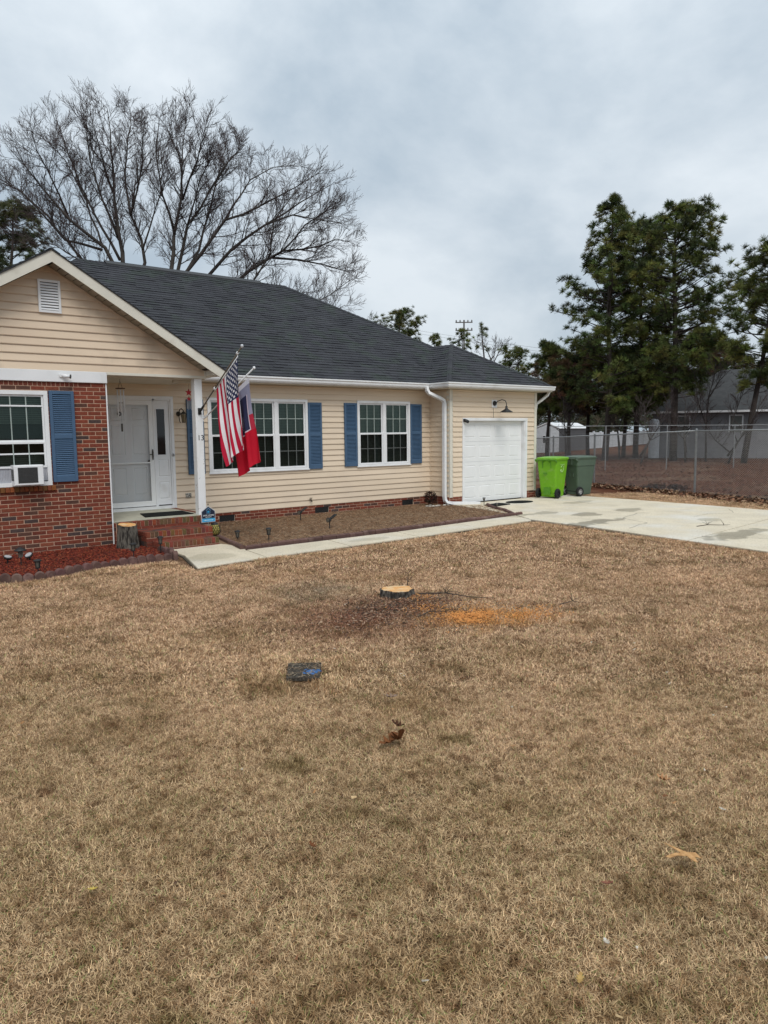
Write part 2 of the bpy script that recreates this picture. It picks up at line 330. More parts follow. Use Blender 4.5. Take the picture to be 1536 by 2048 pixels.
m_blade = bpy.data.materials.new('dormant_grass'); m_blade.use_nodes = True; nt = m_blade.node_tree; b = nt.nodes['Principled BSDF']; b.inputs['Roughness'].default_value = .7; b.inputs['Specular IOR Level'].default_value = .2
c, mix, ramp, noise = lawn_nodes(nt, True)
a = N(nt, 'ShaderNodeAttribute', attribute_name='tint'); b.inputs['Specular IOR Level'].default_value = .05; b.inputs['Roughness'].default_value = .9; c = mix(1.0, c, a.outputs['Color'], 'MULTIPLY'); nt.links.new(c, b.inputs['Base Color'])
# ================================================================== STRUCTURE
def poly_sheet(name, pts, z, mat, thick=0, parent=None, kind='structure'):
    mb = MB()
    if thick: mb.prism([(x, y, z-thick) for x, y in pts], (0, 0, thick))
    else: mb.poly([(x, y, z) for x, y in pts])
    return mb.build(name, mat, parent, kind=kind if not parent else None)
tag(MB().poly([(-400, -400, -.03), (400, -400, -.03), (400, 400, -.03), (-400, 400, -.03)]).build('ground', m_pstraw, kind='structure'), 'brown pine straw ground running back to the trees', 'ground')

# lawn base: gently uneven grid
def lawn_h(x, y):
    return .016*mnoise.noise(Vector((x*.8, y*.8, 0)))+.008*mnoise.noise(Vector((x*2.7, y*2.7, 3)))
def grid_sheet(name, x0, x1, y0, y1, n, m, z, mat, hf=None):
    xs = np.linspace(x0, x1, n); ys = np.linspace(y0, y1, m)
    V = [(x, y, z+(hf(x, y) if hf else 0)) for y in ys for x in xs]
    F = [(j*n+i, j*n+i+1, (j+1)*n+i+1, (j+1)*n+i) for j in range(m-1) for i in range(n-1)]
    return npmesh(name, V, F, mat, kind='structure', smooth=True)
lw = grid_sheet('lawn', -12, 21.2, -8, 12.4, 166, 102, -.012, m_lawn, lawn_h)
tag(lw, 'flat dormant tan lawn in front of the house', 'lawn')
grid_sheet('roadside_lawn', 21.2, 60, -20, 9, 40, 30, -.02, m_lawn)

# driveway slabs with recessed joints
dr = poly_sheet('driveway', [(11.2, 3.0), (17.2, 3.0), (17.45, 13.58), (13.0, 13.58), (12.9, 12.5), (12.45, 10.95), (11.98, 10.1)], .012, m_gravelbase, .05)
tag(dr, 'pale concrete driveway leading to the garage', 'driveway')
def slab(pts, ztop, parent, mat, inset=.008, name='slab', label=None):
    c = Vector((sum(p[0] for p in pts)/len(pts), sum(p[1] for p in pts)/len(pts), 0)); q = []
    for x, y in pts:
        d = (Vector((x, y, 0))-c); d = d.normalized()*inset*1.3; q.append((x-d.x, y-d.y))
    lo = [(x, y, ztop-.03) for x, y in q]; mid = [(x, y, ztop-.006) for x, y in q]
    hi = [(x+(c.x-x)*.006, y+(c.y-y)*.006, ztop) for x, y in q]
    return MB().loft([lo, mid, hi]).build(name, mat, parent, label=label)
DS = [[(13.0, 13.56), (12.85, 12.5), (12.45, 10.95), (12.05, 10.2), (12.30, 9.95), (14.75, 9.45), (14.85, 13.56)],
      [(14.85, 13.56), (14.75, 9.45), (17.36, 8.9), (17.44, 13.56)],
      [(12.05, 10.2), (11.92, 8.6), (11.62, 6.45), (14.35, 6.75), (14.75, 9.45), (12.30, 9.95)],
      [(14.75, 9.45), (14.35, 6.75), (17.24, 7.1), (17.36, 8.9)],
      [(11.62, 6.45), (11.2, 3.0), (14.2, 3.0), (14.35, 6.75)], [(14.35, 6.75), (14.2, 3.0), (17.1, 3.0), (17.24, 7.1)]]
for k, p in enumerate(DS): slab(p, .034, dr, m_conc, .014)
def crack(pts, wdt=.006):
    mb = MB(); q = [Vector((x, y, .0362)) for x, y in pts]; f_ = [q[0]]
    for i in range(len(q)-1):
        for k in range(1, 7): f_.append(q[i].lerp(q[i+1], k/6)+Vector((random.uniform(-.03, .03), random.uniform(-.03, .03), 0)))
    for i in range(len(f_)-1):
        d = (f_[i+1]-f_[i]).normalized()*wdt; n_ = Vector((-d.y, d.x, 0)); mb.quad(f_[i]-n_, f_[i+1]-n_, f_[i+1]+n_, f_[i]+n_)
    mb.build('crack', m_gravelbase, dr, fix=False)
crack([(14.6, 9.3), (13.6, 9.0), (13.2, 8.2), (12.3, 8.0)]); crack([(16.9, 8.4), (16.2, 7.9), (15.6, 8.2), (14.9, 8.1)], .004); crack([(12.5, 6.5), (12.8, 5.6), (13.9, 5.2)], .005); crack([(15.9, 13.3), (16.1, 12.2), (15.6, 11.2), (15.9, 10.1)], .004)
street = MB().box(-60, 60, -9.5, -3.5, -.03, -.005).build('street', M('asphalt', (.05, .05, .052), rough=.95), kind='structure')
street['label'] = 'asphalt street behind the viewer'; 
# walkway
wk = poly_sheet('walkway', [(4.30, 9.62), (5.60, 9.78), (8.62, 9.86), (11.98, 10.06), (12.42, 10.93), (8.75, 10.62), (5.68, 10.62), (5.83, 10.95), (5.62, 11.52), (4.62, 11.50), (4.60, 10.8)], .010, m_gravelbase, .05)
tag(wk, 'narrow concrete walkway from the porch steps to the driveway', 'walkway')
for p in ([(4.32, 9.64), (5.50, 9.78), (5.60, 10.62), (5.80, 10.95), (5.60, 11.50), (4.63, 11.48), (4.62, 10.8)],
          [(5.50, 9.78), (7.10, 9.82), (7.2, 10.62), (5.60, 10.61)], [(7.10, 9.82), (8.64, 9.87), (8.76, 10.62), (7.2, 10.62)],
          [(8.64, 9.87), (10.3, 9.98), (10.45, 10.76), (8.76, 10.62)], [(10.3, 9.98), (11.95, 10.07), (12.05, 10.2), (12.40, 10.91), (10.45, 10.76)]):
    slab(p, .030, wk, m_conc, .010)

# planting beds
b1 = poly_sheet('mulch_bed', [(-.5, 10.1), (2.0, 10.55), (2.55, 10.45), (3.31, 10.75), (4.42, 10.80), (4.6, 11.5), (4.56, 12.64), (-.5, 12.64)], .022, m_mulchbed, .05)
tag(b1, 'dark soil under the red mulch before the brick wall', 'garden bed')
b2 = poly_sheet('straw_bed', [(5.58, 10.72), (12.38, 10.96), (12.85, 11.6), (13.2, 12.4), (13.75, 13.1), (13.35, 13.56), (12.94, 13.6), (12.94, 14.33), (5.62, 14.33), (5.60, 12.0)], .022, m_straw, .05)
tag(b2, 'brown thatch filled bed below the beige siding', 'garden bed')

# ================================================================== HOUSE
Y0, YG, YB = 14.335, 12.66, 13.604
house = thing('house', 'beige vinyl sided one storey house with brick wing, dark roof and attached garage', 'house', (9.0, 16.0, 0))
BRICKS = []; SHING = []
def wall_holes(mb, axis, c0, c1, u0, u1, z0, z1, holes):
    """slab between c0,c1 across, spanning u along; holes=(u0,u1,z0,z1)"""
    us = sorted({u0, u1, *[h[0] for h in holes], *[h[1] for h in holes]}); zs = sorted({z0, z1, *[h[2] for h in holes], *[h[3] for h in holes]})
    for i in range(len(us)-1):
        for j in range(len(zs)-1):
            uc, zc = (us[i]+us[i+1])/2, (zs[j]+zs[j+1])/2
            if any(h[0] < uc < h[1] and h[2] < zc < h[3] for h in holes): continue
            if axis == 'y': mb.box(us[i], us[i+1], c0, c1, zs[j], zs[j+1])
            else: mb.box(c0, c1, us[i], us[i+1], zs[j], zs[j+1])
W3 = (6.76, 9.195, 1.06, 2.635); W2 = (10.595, 12.245, 1.06, 2.64); DOOR = (4.60, 6.02, .37, 2.64); GAR = (13.40, 15.86, .0, 2.215)
mb = MB()
wall_holes(mb, 'y', Y0, Y0+.12, 4.17, 12.95, .0, 3.02, [(h[0]+.03, h[1]-.03, h[2]+.03, h[3]-.03) for h in (W3, W2)]+[(4.66, 5.96, .4, 2.58)])
wall_holes(mb, 'y', YB, YB+.12, 12.96, 16.25, .0, 3.02, [(13.46, 15.78, -.01, 2.15)])
mb.box(12.96, 13.06, YB+.12, Y0, 0, 3.02); mb.box(16.13, 16.25, YB+.12, 23.9, 0, 3.02)
mb.box(1.0, 16.13, 23.9, 24.05, 0, 3.02); mb.box(.9, 1.0, Y0+.001, 24.05, 0, 3.02)
mb.box(4.05, 4.165, YG+.1, Y0, .0, 2.9); mb.box(.9, 1.0, YG+.1, Y0, 0, 3.02)
mb.build('wall', m_siding, house)

# brick wing front: mortar wall + bricks
WB = (1.35, 3.245, 1.10, 2.60)     # brick-wall window opening
mb = MB(); wall_holes(mb, 'y', YG-.0025, YG+.1, .9, 4.165, -.05, 2.745, [(WB[0], WB[1], WB[2], WB[3])]); mb.build('brick_wall', m_mortar, house)
def brick_col(dark=.12):
    r = random.random()
    base = (.24, .056, .030)
    if r < .10: base = (.115, .052, .036)
    elif r < .16: base = (.085, .055, .050)
    elif r < .45: base = (.20, .047, .027)
    elif r < .6: base = (.255, .072, .038)
    k = random.uniform(.85, 1.15); return tuple(c*k for c in base)
def brick(x0, x1, y0, y1, z0, z1, colr=None, axis='y'):
    mb = MB()
    if axis == 'y': mb.cbox(x0, x1, y0-random.uniform(0, .003), y1, z0, z1, .003, colr or brick_col())
    else: mb.box(x0, x1, y0, y1, z0, z1, colr or brick_col())
    BRICKS.append(mb)
CR, BL = .0662, .2135
def field(x0, x1, z0, z1, Yf, holes=(), phase=0, off=0.0):
    nrow = int(round((z1-z0)/CR)); cr = (z1-z0)/nrow
    for r in range(nrow):
        za = z0+r*cr; x = x0-(BL/2 if (r+phase) % 2 else 0)-off
        while x < x1:
            a, b_ = max(x+.006, x0), min(x+BL-.006, x1)
            segs = [(a, b_)]
            for h in holes:
                if za+cr*.5 > h[2] and za+cr*.5 < h[3]:
                    segs = [s for (p, q) in segs for s in ((p, min(q, h[0])), (max(p, h[1]), q)) if s[1]-s[0] > .03]
            for p, q in segs:
                if q-p > .03: brick(p, q, Yf-.006, Yf+.02, za+.0055, za+cr-.0055)
            x += BL
field(.9, 4.165, -.02, 2.675, YG, [(WB[0]-.0, WB[1]+.0, WB[2]-.085, WB[3])], off=.03)
x = .9
while x < 3.72:   # course of upright bricks under the white band
    brick(x+.004, x+.062, YG-.006, YG+.02, 2.68, 2.742, (.20, .050, .030)); x += .069
while x < 4.15: brick(x+.004, min(x+.2, 4.165), YG-.006, YG+.02, 2.68, 2.742); x += .207
x = WB[0]-.03
while x < WB[1]+.02:  # rowlock sill
    brick(x+.003, x+.064, YG-.045, YG+.06, WB[2]-.083, WB[2]-.004, tuple(c*random.uniform(.8, 1.2) for c in (.26, .085, .03))); x += .068
# foundation
VENTS = [(6.95, 7.32), (9.36, 9.75), (11.99, 12.37)]
mb = MB(); wall_holes(mb, 'y', Y0-.0145, Y0+.001, 5.97, 12.95, -.05, .228, [(a, b, .03, .17) for a, b in VENTS]); mb.build('foundation', m_mortar, house); mb = MB(); mb.box(12.948, 12.96, YB, Y0-.015, -.05, .228); mb.box(12.948, 13.40, YB-.0145, YB-.001, -.05, .228); mb.build('foundation', m_mortar, house); mb = MB(); mb.box(15.86, 16.26, YB-.0145, YB-.001, -.05, .228)
mb.build('foundation', m_mortar, house)
field(5.97, 12.94, -.03, .228, Y0-.012, [(a, b, .02, .165) for a, b in VENTS], phase=1)
field(12.96, 13.39, -.03, .228, YB-.012); field(15.87, 16.25, -.03, .228, YB-.012)
for z in range(4):
    y = YB
    while y < Y0-.04: brick(12.942, 12.96, y+.004, min(y+.2, Y0-.03), -.03+z*.0645+.004, -.03+z*.0645+.06, axis='x'); y += .2135
for a, b in VENTS:
    v = MB(); v.box(a+.01, b-.01, Y0-.004, Y0+.05, .035, .165); fr = v.build('foundation_vent', m_black, house)
    s = MB()
    for k in range(5): s.box(a+.02, b-.02, Y0-.010, Y0-.0045, .045+k*.024, .055+k*.024)
    s.box(a, b, Y0-.016, Y0-.004, .166, .176); s.build('louvre', m_black, fr)

# vinyl siding, one object per board
EXP = .127
def board(x0, x1, Yf, z0, z1, zb, mat, zt=None, sx=None):
    """lap board on a wall facing -Y; zb..zb+EXP is the whole course, z0..z1 the piece; sx: slope clip on both ends"""
    def off(z): return .027-.021*(z-zb)/EXP
    mb = MB(); n = 2
    if x1-x0 < .015 or z1-z0 < .01: return
    if x1-x0 > 2.6 and not sx:      # overlap seam between two lengths
        xm = x0+(x1-x0)*random.uniform(.25, .75); board(x0, xm, Yf, z0, z1, zb, mat); board(xm-.02, x1, Yf-.0022, z0, z1, zb, mat); return
    if sx: (xa, xb), (xc, xd) = sx
    else: xa, xb, xc, xd = x0, x1, x0, x1
    ys0, ys1 = Yf-off(z0), Yf-off(z1); sag = random.uniform(-.0012, .0012)
    mb.add([(xa, ys0+sag, z0), (xb, ys0-sag, z0), (xd, ys1, z1), (xc, ys1, z1), (xa, Yf-.001, z0), (xb, Yf-.001, z0)],
           [(0, 1, 2, 3), (4, 5, 1, 0)] , tuple([random.uniform(.97, 1.03)]*3))
    if z0 == zb: mb.add([(xa, ys0+sag, z0), (xb, ys0-sag, z0), (xb, ys0-sag+.004, z0-.012), (xa, ys0+sag+.004, z0-.012)], [(0, 3, 2, 1)])
    mb.build('siding_board', mat, house, fix=False)
def side_wall(x0, x1, Yf, z0, z1, holes, mat):
    z = z0
    while z < z1-.01:
        za, zc = z, min(z+EXP, z1)
        cuts = [h for h in holes if h[2] < zc and h[3] > za]
        xs = x0
        for h in sorted(cuts):
            board(xs, h[0], Yf, za, zc, z, mat)
            if h[2] > za: board(h[0], h[1], Yf, za, h[2], z, mat)
            if h[3] < zc: board(h[0], h[1], Yf, h[3], zc, z, mat)
            xs = h[1]
        board(xs, x1, Yf, za, zc, z, mat); z += EXP
side_wall(4.2, 12.93, Y0, .235, 2.93, [(h[0]+.03, h[1]-.03, h[2]+.03, h[3]-.03) for h in (W3, W2)]+[(4.63, 5.99, .36, 2.61)], m_siding)
side_wall(13.06, 16.17, YB, .235, 2.93, [(13.43, 15.83, -.1, 2.19)], m_siding)
z = .235    # garage flank facing -X
while z < 2.92:
    zc = min(z+EXP, 2.93)
    MB().add([(12.96-.022, YB, z), (12.96-.022, Y0-.03, z), (12.96-.006, Y0-.03, zc), (12.96-.006, YB, zc), (12.959, YB, z), (12.959, Y0-.03, z)], [(1, 0, 3, 2), (4, 0, 1, 5)]).build('siding_board', m_siding, house, fix=False); z += EXP
# gable
AX, SL = 3.43, .60
def gz(x): return 4.60-SL*abs(x-AX)
MB().prism([(.9, YG+.01, 2.9), (5.96, YG+.01, 2.9), (5.96, YG+.01, gz(5.96)), (AX, YG+.01, gz(AX)), (.9, YG+.01, gz(.9))], (0, .09, 0)).build('wall', m_gsiding, house)
z = 2.935
while z < 4.55:
    zc = min(z+EXP, 4.585)
    ex0 = min(2.53, (4.60-z)/SL); ex1 = min(2.53, (4.60-zc)/SL)
    board(0, 1, YG, z, zc, z, m_gsiding, sx=((AX-ex0, AX+ex0), (AX-ex1, AX+ex1))); z += EXP
# trims
mb = MB(); mb.box(12.925, 12.955, Y0-.03, Y0-.0245, .23, 2.93); mb.box(12.93, 12.938, Y0-.045, Y0-.03, .23, 2.93); mb.build('corner_trim', m_siding, house)
for xx in (12.945, 16.17):
    mb = MB(); mb.box(xx, xx+.095, YB-.034, YB-.0025, .215, 2.93); mb.box(xx if xx < 14 else xx+.0755, xx+.02 if xx < 14 else xx+.095, YB-.0024, YB+.09, .215, 2.93); mb.build('corner_post', m_cream, house)
MB().box(4.166, 4.186, YG-.012, YG+.10, .0, 2.738).build('corner_trim', m_white, house)
MB().cbox(.9, 4.19, YG-.04, YG+.005, 2.746, 2.928, .005).build('frieze_board', m_white, house)
mb = MB(); mb.cbox(4.192, 5.965, YG-.03, YG+.10, 2.885, 2.932, .004); mb.box(5.935, 5.96, YG-.032, YG-.0, 2.933, 3.08); mb.build('porch_beam', m_cream, house)
MB().box(4.19, 6.0, YG+.101, Y0-.001, 2.87, 2.89).build('porch_ceiling', m_soffit, house)
MB().box(5.5, 5.9, 13.0, 13.06, 2.82, 2.869).build('ceiling_batten', m_soffit, house)

# gable vent
v = thing  # (alias unused)
mb = MB()
gx0, gx1, gz0, gz1 = 3.19, 3.525, 3.82, 4.325
for a in ((gx0, gx0+.035, gz0, gz1), (gx1-.035, gx1, gz0, gz1), (gx0+.035, gx1-.035, gz0, gz0+.035), (gx0+.035, gx1-.035, gz1-.035, gz1)): mb.box(a[0], a[1], YG-.05, YG-.005, a[2], a[3])
gv = mb.build('gable_vent', m_white, house); MB().box(gx0+.02, gx1-.02, YG-.026, YG-.020, gz0+.02, gz1-.02).build('backing', m_dark, gv)
for k in range(10):
    zz = gz0+.045+k*.0425; MB().add([(gx0+.035, YG-.046, zz), (gx1-.035, YG-.046, zz), (gx1-.035, YG-.027, zz+.03), (gx0+.035, YG-.027, zz+.03), (gx0+.035, YG-.040, zz-.004), (gx1-.035, YG-.040, zz-.004)], [(0, 1, 2, 3), (4, 5, 1, 0)]).build('slat', m_white, gv)

# ---------------- windows
def muntins(mb, x0, x1, z0, z1, y, nc, nr, w=.016):
    for i in range(1, nc): xx = x0+(x1-x0)*i/nc; mb.box(xx-w/2, xx+w/2, y-.004, y+.006, z0, z1)
    for j in range(1, nr):
        zz = z0+(z1-z0)*j/nr; xs = [x0+(x1-x0)*i/nc for i in range(nc+1)]
        for i in range(nc): mb.box(xs[i]+(w/2 if i else 0), xs[i+1]-(w/2 if i < nc-1 else 0), y-.0035, y+.0055, zz-w/2, zz+w/2)
def ring(mb, x0, x1, z0, z1, w, ya, yb):
    mb.box(x0, x1, ya, yb, z0, z0+w); mb.box(x0, x1, ya, yb, z1-w, z1); mb.box(x0, x0+w, ya+.001, yb, z0+w, z1-w); mb.box(x1-w, x1, ya+.001, yb, z0+w, z1-w)
m_munt = M('pale_muntin', (.36, .42, .39), rough=.5)
m_munt2 = M('dimmed_muntin', (.12, .13, .125), rough=.6)  # bars stand before the pane; the screen's dimming is put into their colour
def blinds(x0, x1, z0, z1, y, par):
    mb = MB(); z = z0
    while z < z1-.01: mb.add([(x0, y, z), (x1, y, z), (x1, y+.022, z+.030), (x0, y+.022, z+.030)], [(0, 1, 2, 3)]); z += .034
    for f in (.2, .8): xx = x0+(x1-x0)*f; mb.box(xx-.003, xx+.003, y-.002, y, z0, z1)
    mb.build('blind', m_blind, par, fix=False)
def window_unit(par, x0, x1, z0, z1, Y):
    """double hung unit inside opening"""
    zm = (z0+z1)/2-.01
    for (a, b, yy, gm, mm, up) in ((zm, z1, Y+.005, m_glass, m_munt, 1), (z0, zm+.03, Y-.012, m_screen, m_munt2, 0)):
        f = MB(); ring(f, x0+.002, x1-.002, a+.002, b-.002, .034, yy-.012, yy+.014); f.build('sash', m_white, par)
        i0, i1, j0, j1 = x0+.038, x1-.038, a+.036, b-.036
        MB().quad((i0, yy, j0), (i1, yy, j0), (i1, yy, j1), (i0, yy, j1)).build('pane', gm, par, fix=False)
        q = MB(); muntins(q, i0, i1, j0, j1, yy-.0065, 3, 2); q.build('muntin', mm, par)
    blinds(x0+.03, x1-.03, z0+.03, z1-.03, Y+.045, par)
def window(x0, x1, z0, z1, Y, n):
    mb = MB(); c = .058; ring(mb, x0, x1, z0, z1, c, Y-.052, Y+.02)
    ws = (x1-x0-2*c); mull = .085; uw = (ws-mull*(n-1))/n; units = []
    for k in range(n):
        a = x0+c+k*(uw+mull); units.append((a, a+uw))
        if k: mb.cbox(a-mull, a, Y-.046, Y+.02, z0+c, z1-c, .004)
    mb.box(x0-.02, x1+.02, Y-.06, Y-.052, z0-.004, z0+.02)
    wdw = mb.build('window', m_white, house)
    for a, b in units: window_unit(wdw, a, b, z0+c, z1-c, Y-.012)
    MB().box(x0+.02, x1-.02, Y+.30, Y+.31, z0-.2, z1+.1).build('dark_backing', m_inside, wdw)  # flat dark sheet behind the glass, painted as an unlit interior
    return wdw
window(*W3, Y0, 3); window(*W2, Y0, 2)
# window in the brick wing with raised lower sash and space for the air conditioner
mb = MB(); x0, x1, z0, z1 = WB; ring(mb, x0+.002, x1-.002, z0+.002, z1-.002, .062, YG-.03, YG+.05)
mb.cbox(2.36, 2.44, YG-.024, YG+.05, z0+.064, z1-.064)
wd = mb.build('window', m_white, house)
for (a, b) in ((1.414, 2.36), (2.44, 3.181)):
    zt, zs, zm, zl = z1-.064, 2.36, 1.80, 1.44
    f = MB(); ring(f, a+.002, b-.002, 1.80, zt-.002, .028, YG-.004, YG+.022); f.box(a+.03, b-.03, YG-.018, YG+.0, zs-.012, zs+.012); f.build('sash', m_white, wd)
    MB().quad((a+.03, YG+.009, 1.828), (b-.03, YG+.009, 1.828), (b-.03, YG+.009, zt-.03), (a+.03, YG+.009, zt-.03)).build('pane', m_glass, wd, fix=False)
    f = MB(); ring(f, a+.002, b-.002, zl-.05, 1.80, .032, YG-.022, YG-.0045); f.box(a+.03, b-.03, YG-.020, YG-.005, 1.60, 1.624); f.build('sash', m_white, wd)
    MB().quad((a+.03, YG-.012, zl-.02), (b-.03, YG-.012, zl-.02), (b-.03, YG-.012, 1.77), (a+.03, YG-.012, 1.77)).build('pane', m_glass, wd, fix=False)
    q = MB(); muntins(q, a+.03, b-.03, 1.83, zt-.03, YG+.003, 3, 1); q.build('muntin', m_munt, wd)
    q = MB(); muntins(q, a+.03, b-.03, zl-.02, 1.77, YG-.0185, 3, 1, .014); q.build('muntin', m_munt, wd)
    blinds(a+.02, b-.02, 2.08, zt, YG+.07, wd); blinds(a+.02, b-.02, 1.42, 1.62, YG+.07, wd)
MB().box(x0, x1, YG+.25, YG+.26, 1.0, 2.7).build('dark_backing', m_inside, wd)  # dark sheet again, interior gloom put into its colour
# side filler panels beside the air conditioner
for a, b in ((2.44, 2.66), (3.06, 3.18)):
    f = MB(); n = int((b-a)/.022)
    for k in range(n): xx = a+(b-a)*k/n; f.add([(xx, YG-.0, z0+.064), (xx+(b-a)/n/2, YG-.008, z0+.064), (xx+(b-a)/n, YG, z0+.064), (xx, YG, 1.388), (xx+(b-a)/n/2, YG-.008, 1.388), (xx+(b-a)/n, YG, 1.388)], [(0, 1, 4, 3), (1, 2, 5, 4)])
    f.build('filler_panel', m_accordion, wd, fix=False)
MB().box(1.42, 2.36, YG-.01, YG-.002, z0+.064, 1.388).build('filler_panel', m_accordion, wd)

# ---------------- shutters
def shutter(x0, x1, z0, z1, Y, split=.52):
    mb = MB(); w = .05; t = .035
    mb.cbox(x0, x0+w, Y-t, Y, z0, z1, .004); mb.cbox(x1-w, x1, Y-t, Y, z0, z1, .004)
    zm = z0+(z1-z0)*split
    for a, b in ((z0, z0+.10), (zm-.035, zm+.035), (z1-.055, z1)): mb.cbox(x0+w, x1-w, Y-t+.001, Y-.001, a, b, .003)
    mb.box(x0+w, x1-w, Y-.008, Y-.002, z0+.1, z1-.055)
    sh = mb.build('shutter', m_shutter, house)
    s = MB()
    for a, b in ((z0+.10, zm-.035), (zm+.035, z1-.055)):
        n = int((b-a)/.031); p = (b-a)/n
        for k in range(n):
            zz = a+k*p; s.add([(x0+w, Y-t+.004, zz+.002), (x1-w, Y-t+.004, zz+.002), (x1-w, Y-.009, zz+p*.95), (x0+w, Y-.009, zz+p*.95), (x0+w, Y-t+.010, zz-.003), (x1-w, Y-t+.010, zz-.003)], [(0, 1, 2, 3), (4, 5, 1, 0)])
    s.build('louvres', m_shutter, sh, fix=False)
shutter(6.30, 6.665, 1.07, 2.59, Y0-.024); shutter(9.205, 9.575, 1.065, 2.575, Y0-.024)
shutter(10.215, 10.583, 1.085, 2.58, Y0-.024); shutter(12.257, 12.635, 1.085, 2.58, Y0-.024)
shutter(3.262, 3.642, 1.146, 2.604, YG-.012, .50); shutter(.95, 1.33, 1.146, 2.604, YG-.012)

# ---------------- front door
mb = MB(); ring(mb, 4.60, 6.02, .37, 2.64, .055, Y0-.045, Y0-.0)
mb.box(4.655, 5.965, Y0-.075, Y0+.02, .371, .47); mb.box(5.60, 5.635, Y0-.03, Y0+.0, .47, 2.585)
mb.box(5.935, 5.965, Y0-.03, Y0-.001, .47, 2.585); mb.box(4.655, 5.935, Y0-.03, Y0-.001, 2.555, 2.585)
ent = mb.build('door_frame', m_white, house)
def raised(mb, x0, x1, z0, z1, y, d=.009, w=.022):
    mb.add([(x0, y, z0), (x1, y, z0), (x1, y, z1), (x0, y, z1), (x0+w*.5, y+d, z0+w*.5), (x1-w*.5, y+d, z0+w*.5), (x1-w*.5, y+d, z1-w*.5), (x0+w*.5, y+d, z1-w*.5),
            (x0+w*1.4, y-.002, z0+w*1.4), (x1-w*1.4, y-.002, z0+w*1.4), (x1-w*1.4, y-.002, z1-w*1.4), (x0+w*1.4, y-.002, z1-w*1.4)],
           [(0, 1, 5, 4), (1, 2, 6, 5), (2, 3, 7, 6), (3, 0, 4, 7), (4, 5, 9, 8), (5, 6, 10, 9), (6, 7, 11, 10), (7, 4, 8, 11), (8, 9, 10, 11)])
def panel_sheet(x0, x1, z0, z1, y, pans, name, mat, par, thick=.03):
    mb = MB(); wall_holes(mb, 'y', y, y+thick, x0, x1, z0, z1, pans); o = mb.build(name, mat, par)
    for p in pans:
        q = MB(); raised(q, *p, y); q.build('panel', mat, o if o.parent == house else par, fix=False)
    return o
pans = [(a, b, c_, d_) for a, b in ((4.79, 5.06), (5.20, 5.47)) for c_, d_ in ((.72, 1.25), (1.50, 2.08), (2.16, 2.42))]
dmain = panel_sheet(4.66, 5.595, .475, 2.55, Y0+.045, pans, 'front_door', m_door, house)
MB().lathe([(0, -.02), (.03, -.02), (.035, 0), (.0, .01)], (5.52, Y0+.03, 1.36), 12, axis='y').build('knob', m_iron, dmain)
sd_ = MB(); x0, x1, z0, z1 = 4.657, 5.597, .485, 2.552
sd_.box(x0, x0+.07, Y0-.028, Y0-.004, z0, z1); sd_.box(x1-.085, x1, Y0-.028, Y0-.004, z0, z1); sd_.box(x0+.07, x1-.085, Y0-.028, Y0-.004, z1-.085, z1); sd_.box(x0+.07, x1-.085, Y0-.028, Y0-.004, z0, z0+.10)
sd_.box(x0+.07, x1-.085, Y0-.026, Y0-.006, 1.33, 1.355)
storm = sd_.build('storm_door', m_door, house)
MB().quad((x0+.07, Y0-.016, z0+.1), (x1-.085, Y0-.016, z0+.1), (x1-.085, Y0-.016, z1-.085), (x0+.07, Y0-.016, z1-.085)).build('glass', m_storm, storm, fix=False)
h = MB(); h.tube([(5.50, Y0-.07, 1.50), (5.56, Y0-.075, 1.50)], .008); h.tube([(5.565, Y0-.04, 1.39), (5.565, Y0-.045, 1.44), (5.565, Y0-.045, 1.55), (5.565, Y0-.04, 1.60)], [.008, .014, .016, .01]); h.tube([(5.565, Y0-.045, 1.50), (5.565, Y0-.075, 1.50), (5.49, Y0-.075, 1.50)], .007); h.build('handle', m_iron, storm, smooth=True)
# sidelight
sl_ = panel_sheet(5.636, 5.933, .475, 2.552, Y0-.012, [(5.675, 5.895, 1.05, 1.40), (5.675, 5.895, .60, .95)], 'sidelight', m_white, house)
sl_b = MB(); ring(sl_b, 5.655, 5.86, 1.47, 2.41, .02, Y0-.022, Y0-.012); sl_b.build('moulding', m_white, sl_)
MB().box(5.675, 5.84, Y0-.0165, Y0-.0125, 1.49, 2.39).build('pane', M('dark_sidelight_glass', (.012, .013, .014), rough=.04, spec=.5), sl_)
MB().box(5.66, 5.93, Y0-.02, Y0-.0125, .475, .49).build('gap', m_dark, sl_)

# ---------------- porch, steps
PZ = .415
ps = MB(); ps.box(4.19, 5.86, 12.62, Y0-.03, -.02, PZ); ps.build('porch_slab', m_conc2, house)
st = MB(); st.box(4.18, 5.975, 12.505, 12.62, -.02, PZ-.008); st.box(5.86, 5.975, 12.62, Y0-.03, -.02, PZ-.008)
st.box(4.47, 5.64, 11.905, 12.505, -.02, .277); st.box(4.57, 5.575, 11.535, 11.905, -.02, .137)
steps = st.build('steps', m_mortar, house)
def rowlock(x0, x1, y0, y1, z0, z1):
    x = x0; n = round((x1-x0)/.069); p = (x1-x0)/n
    for k in range(n): 
        cc = tuple(c*random.uniform(.75, 1.25) for c in random.choice([(.25, .075, .035), (.22, .06, .035), (.16, .09, .045)])); mb = MB()
        mb.cbox(x0+k*p+.004, x0+(k+1)*p-.004, y0-random.uniform(0, .004), y1, z0, z1+random.uniform(-.002, .002), .004, cc); BRICKS.append(mb)
rowlock(4.185, 5.975, 12.497, 12.614, PZ-.092, PZ); rowlock(4.465, 5.645, 11.897, 12.02, .193, .285); rowlock(4.565, 5.58, 11.527, 11.65, .053, .145)
